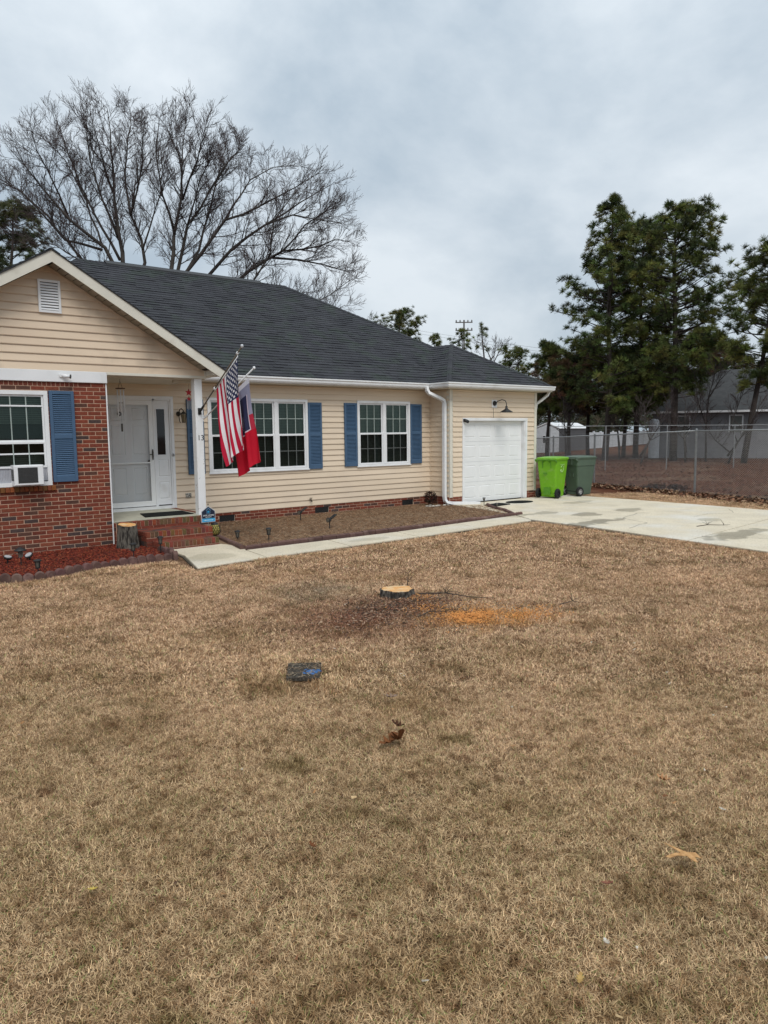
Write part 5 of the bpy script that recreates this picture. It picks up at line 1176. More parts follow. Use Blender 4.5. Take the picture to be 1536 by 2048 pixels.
# ---------------- bins
def rrect(w_, d_, r, y0=0.0, n=4, cx=0.0):
    pts = []
    for cx_, cy_, a0 in ((w_-r, d_-r, 0), (-w_+r, d_-r, 90), (-w_+r, -d_+r, 180), (w_-r, -d_+r, 270)):
        for k in range(n+1): a_ = R(a0+90*k/n); pts.append((cx_+r*math.cos(a_)+cx, y0+cy_+r*math.sin(a_)))
    return pts
def bin_(loc, rz, mat, matd, label, style):
    t = thing('wheelie_bin', label, 'bin', (0, 0, 0), group='wheeled bins beside the garage')
    H = 1.02
    lv = [(.0, .215, .26), (.02, .225, .27), (.30, .245, .30), (H-.22, .283, .355), (H-.05, .293, .372), (H, .295, .375)] if style else [(.0, .22, .25), (.02, .23, .26), (.30, .25, .30), (H-.20, .285, .355), (H-.195, .30, .372), (H, .305, .38)]
    MB().loft([[(x, y, z+.035) for x, y in rrect(w_, d_, .06, .03)] for z, w_, d_ in lv]).build('body', mat, t, smooth=False)
    MB().loft([[(x, y, z) for x, y in rrect(w_, d_, .07, .03)] for z, w_, d_ in ((H+.015, .312, .392), (H+.04, .318, .398), (H+.045, .318, .398))]).build('rim', mat, t)
    MB().loft([[(x, y, z) for x, y in rrect(w_, d_, .08, .035)] for z, w_, d_ in ((H+.046, .325, .405), (H+.075, .325, .405), (H+.095, .29, .36), (H+.112, .20, .26), (H+.118, .10, .12))]).build('lid', mat, t, smooth=False)
    hm = matd if style else mat
    mb = MB(); mb.tube([(-.30, -.42, H+.035), (.30, -.42, H+.035)], .016, 8)
    for s in (-.295, -.09, .09, .295): mb.prism([(s-.012, -.33, H-.05), (s-.012, -.435, H+.015), (s-.012, -.435, H+.055), (s-.012, -.36, H+.05)], (.024, 0, 0))
    mb.build('handle', hm, t)
    if style:
        mb = MB()
        for s in (-.12, .12): mb.prism([(s-.012, -.325, H-.20), (s-.012, -.36, H-.02), (s-.012, -.31, H-.02)], (.024, 0, 0))
        mb.box(-.10, .10, -.298, -.27, .10, .30); mb.build('rib', hm, t)
    else:
        mb = MB(); mb.cbox(-.1, .1, -.375, -.33, H-.14, H-.02, .01); mb.build('grab_pocket', mat, t)
        mb = MB(); [mb.box(xx-.012, xx+.012, -.338, -.30, .55, .66) for xx in (-.15, -.03, .1)]; mb.xf(Matrix.Translation((0, .02, 0))); mb.build('rib', mat, t)
    MB().tube([(-.27, -.235, .135), (.27, -.235, .135)], .014, 8).build('axle', m_rubber, t)
    for s in (-1, 1):
        wr = .135; c = (s*.285, -.235, wr)
        w1 = MB().lathe([(.075, -.035), (wr-.012, -.035), (wr, -.02), (wr, .02), (wr-.012, .035), (.075, .035), (.075, -.035)], c, 22, axis='x').build('wheel', m_rubber, t, smooth=False)
        mb = MB(); mb.lathe([(0, -.02), (.03, -.022), (.03, .022), (0, .02)], c, 12, axis='x')
        mb.lathe([(.068, -.03), (.0755, -.03), (.0755, .03), (.068, .03), (.068, -.03)], c, 20, axis='x')
        for k in range(5): a_ = k*2*math.pi/5; mb.tube([(c[0]+s*.006, c[1]+.02*math.cos(a_), c[2]+.02*math.sin(a_)), (c[0]+s*.006, c[1]+.072*math.cos(a_), c[2]+.072*math.sin(a_))], .012, 5)
        mb.build('hub', m_rubber if style else m_chrome, w1)
    if style:
        mb = MB(); pts = []     # circular arrow emblem on the flank
        xs_ = lambda z: .283-(.78-z)*.06+.006
        for k in range(15): a_ = R(150-300*k/14); pts.append((0, .075*math.cos(a_), .085*math.sin(a_)))
        mb.tube([(xs_(.80+p[2]), .02+p[1], .80+p[2]) for p in pts], .007, 5)
        mb.add([(xs_(.80), .02-.125, .78), (xs_(.86), .02-.04, .79), (xs_(.78), .02-.075, .70)], [(0, 1, 2)]); mb.build('emblem', M('pale_lime', (.50, .75, .30), rough=.5), t)
        MB().tube([(xs_(.86), -.10, .915), (xs_(.86), .14, .915)], .006, 4).build('emblem_bar', bpy.data.materials['pale_lime'], t)
        MB().box(-.10, -.0, -.3445, -.30, .66, .70).build('moulded_mark', m_greend, t)
    t.location = loc; t.rotation_euler.z = rz
bin_((16.40, 13.12, .034), R(-76.6), m_green, m_greend, 'bright lime green wheelie bin at the garage corner', 1)
bin_((17.44, 13.02, .034), R(-96.3), m_dgreen, m_dgreen, 'dull dark green wheelie bin right of the lime one', 0)

# ---------------- chain link fence
t = thing('chain_link_fence', 'galvanised chain link fence right of the driveway', 'fence', (20.5, 12, 0))
fx = lambda y: 19.62+.2907*(y-8.71)
fz = lambda y: 1.845-.031*max(0, y-10.5)
YS = [4.9, 8.0, 11.097, 15.444, 17.75, 20.9, 24.0]
for y in YS:
    mb = MB(); x = fx(y); mb.tube([(x, y, -.05), (x, y, fz(y)+.03)], .030, 10); mb.lathe([(.034, 0), (.034, .03), (.0, .05)], (x, y, fz(y)+.02), 10); mb.build('post', m_galv, t, smooth=False)
for i in range(len(YS)-1):
    a_, b_ = YS[i], YS[i+1]; MB().tube([(fx(a_), a_, fz(a_)), (fx(b_), b_, fz(b_))], .021, 8).build('top_rail', m_galv, t, smooth=True)
y0, y1 = 4.9, 24.0; Lf = math.hypot(y1-y0, fx(y1)-fx(y0)); q = .056; TW = []; n = int((Lf+1.85)/q)
def fp(s, z, o): 
    y = y0+(y1-y0)*s/Lf; return (fx(y)-.028+o, y, z)
for k in range(n):
    for sgn in (1, -1):
        s0 = k*q-1.85 if sgn > 0 else k*q; s1 = s0+1.85*sgn
        za, zb_ = 0.0, 1.85
        # clip to 0..Lf
        (sa, z_a), (sb, z_b) = (s0, 0.0), (s1, 1.85)
        def cl(sv, zv, so_, zo_):
            if sv < 0: tt = (0-so_)/(sv-so_); return 0, zo_+(zv-zo_)*tt
            if sv > Lf: tt = (Lf-so_)/(sv-so_); return Lf, zo_+(zv-zo_)*tt
            return sv, zv
        if max(sa, sb) < 0 or min(sa, sb) > Lf: continue
        sa2, za2 = cl(sa, z_a, sb, z_b); sb2, zb2 = cl(sb, z_b, sa, z_a)
        ya = y0+(y1-y0)*sa2/Lf; yb = y0+(y1-y0)*sb2/Lf
        kz = lambda yy, zz: zz/1.85*(fz(yy)-.01)+.02
        TW.append((fp(sa2, kz(ya, za2), .002*sgn), fp(sb2, kz(yb, zb2), .002*sgn), .0032))
def frusta(name, segs, mat, parent=None, n=3, kind=None, tint=None):
    """segs: (p0, p1, r0[, r1])"""
    A = np.array([s[0] for s in segs], float); B = np.array([s[1] for s in segs], float); r0 = np.array([s[2] for s in segs], float); r1 = np.array([s[3] if len(s) > 3 else s[2] for s in segs], float)
    D = B-A; D /= np.maximum(np.linalg.norm(D, axis=1)[:, None], 1e-9); h = np.where(np.abs(D[:, 2:3]) < .9, np.array([[0, 0, 1.]]), np.array([[1., 0, 0]]))
    X = np.cross(D, h); X /= np.linalg.norm(X, axis=1)[:, None]; Y = np.cross(D, X); vs = []
    for Q, rr in ((A, r0), (B, r1)):
        for k in range(n): a_ = 2*math.pi*k/n; vs.append(Q+(X*math.cos(a_)+Y*math.sin(a_))*rr[:, None])
    V = np.stack(vs, 1).reshape(-1, 3); base = (np.arange(len(A))*2*n)[:, None, None]; Fq = np.array([(k, (k+1) % n, n+(k+1) % n, n+k) for k in range(n)])
    return npmesh(name, V, (base+Fq[None]).reshape(-1, 4), mat, parent, None if tint is None else np.ones((len(V), 3))*tint, kind)
frusta('wire_mesh', TW, M('zinc_wire', (.36, .37, .37), rough=.6), t, kind='stuff')
# farther wire fence
t = thing('wire_fence', 'dark thin wire fence standing behind the galvanised one', 'fence', tuple(at(1300, 890, 34)))
ps_ = [(1100, 853), (1212, 852), (1335, 851), (1470, 850), (1600, 849)]
pp = [at(a_, b_, 34+i*.5) for i, (a_, b_) in enumerate(ps_)]
for p in pp: MB().tube([(p.x, p.y, -.05), (p.x, p.y, p.z)], .025, 8).build('post', m_galv, t)
for i in range(4): MB().tube([pp[i], pp[i+1]], .015, 6).build('rail', m_galv, t)
WS = []
for i in range(4):
    for k in range(1, 12): a_, b_ = pp[i].copy(), pp[i+1].copy(); a_.z *= k/12; b_.z *= k/12; WS.append((tuple(a_), tuple(b_), .002))
frusta('line_wire', WS, m_galv, t, kind='stuff')
# leaf litter along the fence and on the slope
n = 3400; ys = rng.uniform(6.5, 16, n); P = np.stack([19.62+.2907*(ys-8.71)-.25+rng.normal(0, .30, n), ys, np.full(n, .01)+rng.uniform(0, .05, n)], 1)
tag(scatter('leaf_litter', P, rotmats(n, .8), np.stack([rng.uniform(.04, .10, n), rng.uniform(.03, .07, n), np.full(n, 1)], 1), [(-.5, -.5, 0), (.5, -.5, .01), (.6, .5, 0), (-.5, .5, .015)], [(0, 1, 2, 3)], tints(n, [(.28, .15, .09), (.16, .075, .045), (.36, .24, .15), (.08, .045, .03)]), m_leaf), 'dry brown leaves gathered along the foot of the fence', 'leaves')
n = 9000; P = pts_in([(20.6, 9), (22.9, 19), (38, 30), (46, 28), (50, 20), (30, 6)], n); P[:, 2] = rng.uniform(-.02, .03, n)
tag(scatter('pine_litter', P, rotmats(n, .5), np.stack([rng.uniform(.04, .13, n), rng.uniform(.012, .04, n), np.full(n, 1)], 1), [(-.5, -.5, 0), (.5, -.5, .01), (.6, .5, 0), (-.5, .5, .015)], [(0, 1, 2, 3)], tints(n, [(.15, .062, .034), (.10, .040, .022), (.19, .10, .06), (.05, .024, .015), (.26, .18, .12)]), m_leaf), 'reddish pine litter over the ground beyond the fence', 'litter')
for (px, py, rr, lb) in ((1307, 979, .26, 'dark clump of matted leaves by the fence, left of the near post'), (1353, 979, .28, 'dark clump of matted leaves at the foot of the near fence post')):
    d = ray(px, py); p = CPOS+d*((.0-CH)/d[2]); n = 140; Q = np.stack([p[0]+rng.normal(0, rr*.5, n), p[1]+rng.normal(0, rr*.5, n), rng.uniform(.0, .13, n)], 1)-np.array([p[0], p[1], 0])
    o = scatter('leaf_clump', Q, rotmats(n, 1.5), rng.uniform(.05, .11, n), [(-.5, -.5, 0), (.5, -.5, .1), (.6, .5, 0), (-.5, .5, .15)], [(0, 1, 2, 3)], tints(n, [(.06, .03, .02), (.10, .045, .03)]), m_leaf, None, None); o.location = (p[0], p[1], 0); tag(o, lb, 'leaves')

# ---------------- neighbours
def gpt(px, py, z=0): d = ray(px, py); p = CPOS+d*((z-CH)/d[2]); return Vector(p)
A = Vector((45.4, 27.9, 0)); u = Vector((.430, -.903, 0)); nb = Vector((.903, .430, 0))
t = thing('neighbour_house', 'grey sided neighbour house with a dark grey roof behind the pines', 'house', tuple(A+u*8+nb*5))
def nb_pt(s, d, z): return A+u*s+nb*d+Vector((0, 0, z))
L_, D_ = 16, 8
mb = MB(); mb.prism([nb_pt(0, 0, 0), nb_pt(L_, 0, 0), nb_pt(L_, D_, 0), nb_pt(0, D_, 0)], (0, 0, 3.0)); mb.build('wall', m_grey, t)
mb = MB()
for k in range(22): z = .1+k*.127; mb.add([nb_pt(0, -.012, z), nb_pt(L_, -.012, z), nb_pt(L_, -.002, z+.12), nb_pt(0, -.002, z+.12)], [(0, 1, 2, 3)])
mb.build('siding_courses', m_grey, t, fix=False, kind='stuff')
mb = MB(); e_ = .5; zr = 5.9; c_ = [nb_pt(-e_, -e_, 3.0), nb_pt(L_+e_, -e_, 3.0), nb_pt(L_+e_, D_+e_, 3.0), nb_pt(-e_, D_+e_, 3.0)]; r0_, r1_ = nb_pt(4.0, 4, zr), nb_pt(L_-4, 4, zr)
mb.poly([c_[0], c_[1], r1_, r0_]); mb.poly([c_[1], c_[2], r1_]); mb.poly([c_[2], c_[3], r0_, r1_]); mb.poly([c_[3], c_[0], r0_]); mb.build('roof', m_nroof, t, fix=False)
mb = MB(); mb.prism([nb_pt(-e_, -e_-.1, 2.9), nb_pt(L_+e_, -e_-.1, 2.9), nb_pt(L_+e_, -e_-.1, 3.03), nb_pt(-e_, -e_-.1, 3.03)], nb*.1); mb.build('gutter', m_white, t)
for s in (1.9, 5.05, 9.5):
    mb = MB(); a_, b_ = s-.42, s+.42; z0, z1 = 1.35, 2.75
    for (p, q_, zz0, zz1) in ((a_, b_, z0, z0+.08), (a_, b_, z1-.08, z1), (a_, a_+.08, z0, z1), (b_-.08, b_, z0, z1), (a_, b_, (z0+z1)/2-.03, (z0+z1)/2+.03)): mb.prism([nb_pt(p, -.07, zz0), nb_pt(q_, -.07, zz0), nb_pt(q_, -.07, zz1), nb_pt(p, -.07, zz1)], nb*.05)
    wo = mb.build('window', m_white, t); MB().poly([nb_pt(a_, -.03, z0), nb_pt(b_, -.03, z0), nb_pt(b_, -.03, z1), nb_pt(a_, -.03, z1)]).build('pane', M('dull_pane', (.14, .145, .13), rough=.3), wo, fix=False)
t = thing('panel_fence', 'light grey panel fence with a white end post before the neighbour house', 'fence', tuple(nb_pt(6, -1.5, 0)))
for k in range(8):
    MB().prism([nb_pt(.3+k*2.0, -1.5, 0), nb_pt(2.27+k*2.0, -1.5, 0), nb_pt(2.27+k*2.0, -1.5, 1.62), nb_pt(.3+k*2.0, -1.5, 1.62)], nb*.05).build('panel', m_grey, t)
MB().prism([nb_pt(.1, -1.55, 0), nb_pt(.28, -1.55, 0), nb_pt(.28, -1.37, 0), nb_pt(.1, -1.37, 0)], (0, 0, 1.5)).build('end_post', m_white, t)
p = at(1308, 880, 48); t = thing('storage_tank', 'white round topped tank standing left of the neighbour house', 'tank', (p.x, p.y, 0))
MB().lathe([(.33, 0), (.33, 2.2), (.30, 2.38), (.2, 2.5), (0, 2.54)], (p.x, p.y, 0), 18).build('shell', m_wshed, t, smooth=False); MB().lathe([(.345, 0), (.345, .05), (.33, .05)], (p.x, p.y, 2.0), 18).build('band', m_wshed, t)
# small white shed with a grey flank
c0 = gpt(1117, 904); cl_ = gpt(1070, 906); cr_ = gpt(1172, 899)
t = thing('shed', 'small white shed with a dark grey flank beyond the fence, left end', 'shed', tuple(c0))
dl = (cl_-c0).normalized(); dr_ = (cr_-c0).normalized(); LW, LD = 3.1, (cr_-c0).length
def sp_(a_, b_, z): return c0+dl*a_+dr_*b_+Vector((0, 0, z))
MB().prism([sp_(0, 0, 0), sp_(LW, 0, 0), sp_(LW, .1, 0), sp_(0, .1, 0)], (0, 0, 2.0)).build('wall', m_wshed, t); MB().prism([sp_(0, .101, 0), sp_(0.1, .101, 0), sp_(.1, LD, 0), sp_(0, LD, 0)], (0, 0, 2.0)).build('side_wall', m_greyshed, t)
mb = MB(); mb.poly([sp_(0, 0, 2), sp_(LW, 0, 2), sp_(LW/2, 0, 2.42)]); mb.build('gable', m_wshed, t, fix=False)
mb = MB(); mb.prism([sp_(-.25, -.2, 1.98), sp_(LW/2, -.2, 2.45), sp_(LW/2, -.2, 2.52), sp_(-.25, -.2, 2.05)], dr_*(LD+.4)); mb.prism([sp_(LW+.25, -.2, 1.98), sp_(LW/2, -.2, 2.45), sp_(LW/2, -.2, 2.52), sp_(LW+.25, -.2, 2.05)], dr_*(LD+.4)); mb.build('roof', m_white, t)
for a_ in (.85,): 
    wo = MB().prism([sp_(2.2, -.04, .75), sp_(1.75, -.04, .75), sp_(1.75, -.04, 1.45), sp_(2.2, -.04, 1.45)], dr_*.03).build('window', m_white, t); MB().poly([sp_(2.15, -.05, .8), sp_(1.8, -.05, .8), sp_(1.8, -.05, 1.4), sp_(2.15, -.05, 1.4)]).build('pane', m_dark, wo, fix=False)
a_, b_ = gpt(1173, 898), gpt(1304, 887); t = thing('privacy_fence', 'white vinyl privacy fence seen between the pine trunks', 'fence', tuple(a_)); n = 12
for k in range(n):
    p, q_ = a_.lerp(b_, k/n), a_.lerp(b_, (k+.96)/n); MB().prism([p, q_, q_+Vector((0, 0, 1.6)), p+Vector((0, 0, 1.6))], (.05, .06, 0)).build('panel', m_wshed, t)
    MB().box(p.x-.08, p.x+.08, p.y-.08, p.y+.08, 0, 1.72).build('post', m_wshed, t)

# utility pole and wires
p = at(928, 640, 95); t = thing('utility_pole', 'distant wooden utility pole with two crossarms above the garage roof', 'utility pole', (p.x, p.y, 0))
m_far = M('weathered_pole', (.15, .14, .135), rough=.9); MB().tube([(p.x, p.y, 0), (p.x, p.y, p.z)], [.15, .10], 8).build('pole', m_far, t)
for z in (p.z-.35, p.z-1.35):
    c_ = MB(); c_.prism([(p.x-1.1*CRT[0], p.y-1.1*CRT[1], z), (p.x+1.1*CRT[0], p.y+1.1*CRT[1], z), (p.x+1.1*CRT[0], p.y+1.1*CRT[1], z+.12), (p.x-1.1*CRT[0], p.y-1.1*CRT[1], z+.12)], (.1, .1, 0)); cr_o = c_.build('crossarm', m_far, t)
    for k in (-1, -.5, .5, 1): MB().lathe([(0, 0), (.07, 0), (.09, .12), (.05, .24), (0, .26)], (p.x+k*1.0*CRT[0], p.y+k*1.0*CRT[1], z+.12), 8).build('insulator', m_far, cr_o)
a_, b_ = at(780, 652, 110), at(1620, 756, 75); t = thing('power_line', 'pair of power wires crossing the sky behind the garage roof', 'wires', tuple(a_))
for dz in (0, -.42): MB().tube([a_.lerp(b_, k/10)+Vector((0, 0, dz-1.3*4*(k/10)*(1-k/10)*.35)) for k in range(11)], .018, 4).build('wire', m_far, t)
# ================================================================== TREES
def wig(p, s): return Vector((p[0]+random.uniform(-s, s), p[1]+random.uniform(-s, s), p[2]+random.uniform(-s, s)))
def grow(segs, path, r0, r1, lev, spec, up):
    """path: points of one branch; spec[lev] = (spacing, length, angle)"""
    n = len(path)
    for i in range(n-1):
        a, b = i/(n-1), (i+1)/(n-1); segs.append((tuple(path[i]), tuple(path[i+1]), r0+(r1-r0)*a, r0+(r1-r0)*b, lev))
    if lev >= len(spec): return
    sp, Lc, ang = spec[lev]; L = sum((path[i+1]-path[i]).length for i in range(n-1)); s = L*(.28 if lev == 0 else .15); acc = 0; i = 0
    while s < L:
        while i < n-2 and acc+(path[i+1]-path[i]).length < s: acc += (path[i+1]-path[i]).length; i += 1
        seg = path[i+1]-path[i]; f = min(1, (s-acc)/max(seg.length, 1e-6)); p = path[i]+seg*f; d = seg.normalized(); t = s/L
        q = d.orthogonal().normalized(); q.rotate(Matrix.Rotation(random.uniform(0, 2*math.pi), 3, d)); an = R(random.uniform(*ang))
        dd = (d*math.cos(an)+q*math.sin(an)); dd.z += up[min(lev, len(up)-1)]; dd.normalize()
        l = Lc*random.uniform(.55, 1.15)*(1-.45*t); m_ = 5 if lev == 0 else (4 if lev == 1 else 3); pts = [p.copy()]; cur = p.copy()
        for k in range(m_):
            cur = cur+dd*(l/m_); pts.append(cur.copy()); dd = (dd+Vector((random.uniform(-.22, .22), random.uniform(-.22, .22), random.uniform(-.12, .2)+up[min(lev, len(up)-1)]*.3))).normalized()
        rr = (r0+(r1-r0)*t)*.55; rr = min(rr, .028 if lev == 0 else .011); rr = max(rr, .006)
        grow(segs, pts, rr, max(.006, rr*.35), lev+1, spec, up); s += sp*random.uniform(.6, 1.4)
def bare_tree(name, label, base, limbs, spec, up, trunk_r, fork, group=None, matl=None, minr=.0):
    """limbs: (points, r0, r1)"""
    t = thing(name, label, 'tree', tuple(base), group=group)
    MB().tube([Vector(base)+Vector((0, 0, -.2)), Vector(base).lerp(fork, .5), fork], [trunk_r*1.25, trunk_r, trunk_r*.85], 12).build('trunk', m_oak, t, smooth=True)
    segs = []; big = MB()
    for pts, r0, r1 in limbs:
        fine = [Vector(pts[0])]
        for i in range(len(pts)-1):
            a, b = Vector(pts[i]), Vector(pts[i+1]); m_ = max(1, int((b-a).length/.9))
            for k in range(1, m_+1): fine.append(a.lerp(b, k/m_)+(Vector((random.uniform(-.09, .09), random.uniform(-.09, .09), random.uniform(-.07, .07))) if k < m_ else Vector()))
        sg = []; grow(sg, fine, r0, r1, 0, spec, up); nn = len(fine)
        big.tube(fine, [r0+(r1-r0)*k/(nn-1) for k in range(nn)], 7); segs += [s for s in sg if s[4] > 0]
    big.build('limb', m_oak, t, smooth=True, fix=False)
    b1 = [s[:4] for s in segs if s[4] == 1]; b2 = [(s[0], s[1], max(s[2], minr), max(s[3], minr)) for s in segs if s[4] > 1]
    if b1: frusta('branches', b1, m_oak, t, n=5, kind='stuff')
    if b2: frusta('twigs', b2, matl or m_twig, t, n=3, kind='stuff')
    return t
def pxl(pts, d0, d1): n = len(pts); return [at(p[0], p[1], d0+(d1-d0)*i/max(1, n-1)) for i, p in enumerate(pts)]
SPEC = [(.27, 2.2, (22, 62)), (.17, .95, (20, 55)), (.09, .46, (18, 48))]; UP = [.17, .10, .08]
D = 38
fA = at(262, 620, D); bA = (fA.x, fA.y, 0)
LA = [([(262, 620), (246, 540), (238, 470), (228, 390), (222, 300), (214, 215)], 38, .20), ([(262, 600), (210, 495), (140, 440), (80, 370), (22, 300)], 35, .18), ([(270, 600), (290, 525), (283, 480), (262, 430), (270, 370), (312, 300)], 40, .15),
      ([(240, 520), (190, 430), (150, 340), (112, 240)], 39.5, .11), ([(255, 600), (160, 515), (95, 430), (40, 380), (-30, 350)], 41, .14), ([(262, 430), (250, 340), (262, 250), (260, 215)], 41.5, .09), ([(205, 500), (130, 480), (60, 400), (-20, 330)], 37, .10),
      ([(238, 480), (205, 400), (180, 320), (172, 230)], 36, .10), ([(140, 440), (95, 340), (62, 260)], 34, .07), ([(285, 500), (310, 420), (330, 350)], 38, .07), ([(262, 610), (175, 530), (110, 490), (40, 470)], 36, .08), ([(205, 495), (172, 400), (130, 320), (80, 270)], 40, .08), ([(228, 390), (200, 300), (180, 225)], 36, .07), ([(262, 430), (285, 330), (290, 240)], 37, .07)]
bare_tree('bare_oak_tree', 'large leafless tree behind the roof, left of the two', bA, [(pxl(p, D, d1), r*.72, .014) for p, d1, r in LA], SPEC, UP, .34, fA, minr=.0045)
D = 37
fB = at(378, 660, D); bB = (fB.x, fB.y, 0)
LB = [([(378, 660), (342, 545), (348, 470), (362, 400), (365, 300), (372, 235)], 37, .22), ([(378, 640), (356, 540), (375, 450), (420, 380), (462, 315), (490, 290)], 39, .17), ([(378, 640), (372, 545), (402, 508), (450, 440), (520, 412), (590, 375), (640, 345)], 36, .16),
      ([(385, 640), (418, 550), (462, 500), (530, 450), (600, 405), (660, 370)], 38.5, .15), ([(390, 650), (470, 565), (530, 522), (565, 502), (640, 492), (672, 478), (698, 484)], 37, .16), ([(395, 660), (508, 560), (540, 510), (548, 440), (590, 385)], 35, .14),
      ([(372, 545), (398, 500), (420, 420), (440, 340), (452, 290)], 40, .10), ([(540, 515), (600, 520), (650, 530), (700, 545)], 38, .09), ([(400, 680), (560, 590), (620, 610), (660, 590), (700, 560)], 36, .10), ([(350, 470), (325, 390), (312, 310), (318, 240)], 35, .10),
      ([(365, 400), (395, 320), (415, 260)], 34, .08), ([(565, 502), (610, 450), (655, 420), (690, 410)], 39, .07), ([(400, 690), (590, 620), (640, 640), (690, 610)], 38.5, .07), ([(420, 380), (450, 330), (480, 300)], 38, .05), ([(450, 440), (500, 360), (545, 335), (590, 330)], 40, .08), ([(375, 450), (400, 360), (430, 300)], 36, .07), ([(530, 450), (585, 430), (640, 440), (680, 445)], 36, .07), ([(365, 330), (345, 280), (340, 245)], 38, .05)]
bare_tree('bare_oak_tree', 'large leafless tree behind the roof, spreading low to the right', bB, [(pxl(p, D, d1), r*.72, .014) for p, d1, r in LB], SPEC, UP, .36, fB, minr=.0045)

# ---------------- pines
def needle_tuft(nn, r=.30, sd=1):
    g = np.random.default_rng(sd); V = []; F = []
    for k in range(nn):
        d = g.normal(0, 1, 3); d[2] = abs(d[2])*.9+.15*g.random(); d /= np.linalg.norm(d); s = np.cross(d, g.normal(0, 1, 3)); s /= np.linalg.norm(s); L = r*g.uniform(.7, 1.1); b = d*.02
        w_ = .011; e = d*L+np.array([0, 0, -.05*g.random()]); i = len(V); V += [b-s*w_, b+s*w_, e+s*w_*.5, e-s*w_*.5]; F.append((i, i+1, i+2, i+3))
    return V, F
TUFT = needle_tuft(52, .33)
def aligned(dirs, r=rng):
    """rotation taking +Z to each dir with random roll"""
    dirs = np.asarray(dirs, float); dirs /= np.linalg.norm(dirs, axis=1)[:, None]; rnd = r.normal(0, 1, dirs.shape); X = np.cross(rnd, dirs); X /= np.linalg.norm(X, axis=1)[:, None]; Y = np.cross(dirs, X); return np.stack([X, Y, dirs], -1)
GR = [(.085, .10, .028), (.065, .085, .026), (.115, .13, .034), (.045, .062, .024), (.14, .148, .042)]
def pine(label, px, ytop, depth, prof, nb, tuft=1.0, name='pine_tree', group=None, lean=0.0, base_px=None, bias=None, cols=GR, trunk=.20, per=(6, 11), extra=(), h0=None):
    top = at(px, ytop, depth); bs = at(base_px if base_px is not None else px, 905, depth); H = top.z; b = Vector((bs.x, bs.y, 0)); t = thing(name, label, 'tree', tuple(b), group=group)
    axis = lambda h: b.lerp(Vector((top.x, top.y, 0)), h/H)+Vector((.10*math.sin(h*.7+px), .10*math.cos(h*.6), h))
    hs = [H*k/14 for k in range(15)]; mb = MB(); mb.tube([axis(h) for h in hs], [trunk*(1-h/H)**.8+.02 for h in hs], 9); mb.build('trunk', m_pinebark, t, smooth=True)
    pz = [p[0] for p in prof][::-1]; pr = [p[1] for p in prof][::-1]; zlo, zhi = pz[0], H; segs = []; TP = []; TD = []; TS = []; TC = []
    kpx = depth/CF
    for k in range(nb):
        h = zlo+(zhi-zlo)*((k+random.random())/nb)**.95; r = float(np.interp(h, pz, pr))*random.uniform(.6, 1.08); az = random.uniform(0, 2*math.pi)
        if bias and random.random() < .35: az = bias+random.uniform(-.8, .8)
        d = Vector((math.cos(az), math.sin(az), random.uniform(.0, .35)+.35*(h/H)**3)); p = axis(h*.985); pts = [p.copy()]; m_ = 5; cur = p.copy()
        for j in range(m_): cur = cur+d.normalized()*(r/m_); pts.append(cur.copy()); d.z += random.uniform(-.02, .16); d.x += random.uniform(-.12, .12); d.y += random.uniform(-.12, .12)
        rr = .010+.011*r
        for j in range(m_): segs.append((tuple(pts[j]), tuple(pts[j+1]), rr*(1-j/m_*.7), rr*(1-(j+1)/m_*.7)))
        nt_ = int(1.12*random.uniform(*per)*min(1.3, .35+r/2.2)); g = random.choice(cols); gv = random.uniform(.75, 1.25)
        for q in range(nt_):
            f = random.uniform(.30, 1) if q else 1; i = min(m_-1, int(f*m_)); bp_ = pts[i].lerp(pts[i+1], f*m_-i); dd = (pts[i+1]-pts[i]).normalized(); sd_ = Vector((random.uniform(-1, 1), random.uniform(-1, 1), random.uniform(-.25, .75))); l = random.uniform(.15, .55)*min(1, .4+r/2) if q else .05
            e = bp_+(dd*.6+sd_).normalized()*l; segs.append((tuple(bp_), tuple(e), .009, .006)); TP.append(tuple(e)); TD.append(tuple((dd*.5+sd_*.6+Vector((0, 0, .55))))); TS.append(random.uniform(.75, 1.15)*tuft); TC.append(tuple(c*gv*random.uniform(.85, 1.15) for c in g))
    for h in np.linspace(H*.93, H, 7): TP.append(tuple(axis(h))); TD.append((random.uniform(-.4, .4), random.uniform(-.4, .4), 1)); TS.append(tuft); TC.append(cols[0])
    frusta('branches', segs, m_pinebark, t, n=4, kind='stuff')
    scatter('crown', TP, aligned(TD), np.array(TS), TUFT[0], TUFT[1], np.array(TC), m_needle, t, 'stuff'); return len(TP)
Z = lambda y, d: (859-y)/CF*d+CH
nT = 0
d = 45; nT += pine('tall pointed pine, left of the big group beyond the fence', 1225, 395, d, [(Z(400, d), .3), (Z(440, d), .9), (Z(500, d), 1.5), (Z(560, d), 2.2), (Z(600, d), 3.9), (Z(625, d), 4.4), (Z(660, d), 3.0), (Z(740, d), 3.2), (Z(835, d), 2.6)], 155, base_px=1213, trunk=.19)
d = 48; nT += pine('shorter pine in the middle of the big group beyond the fence', 1290, 446, d, [(Z(450, d), .5), (Z(480, d), 1.5), (Z(560, d), 2.8), (Z(650, d), 3.0), (Z(740, d), 2.8), (Z(845, d), 2.2)], 150, base_px=1272, trunk=.17)
d = 44; nT += pine('broad round crowned pine, right of the big group beyond the fence', 1352, 418, d, [(Z(425, d), .8), (Z(450, d), 1.7), (Z(500, d), 3.2), (Z(580, d), 3.9), (Z(660, d), 3.5), (Z(720, d), 2.6), (Z(800, d), 1.7)], 160, base_px=1348, trunk=.21, per=(6, 9))
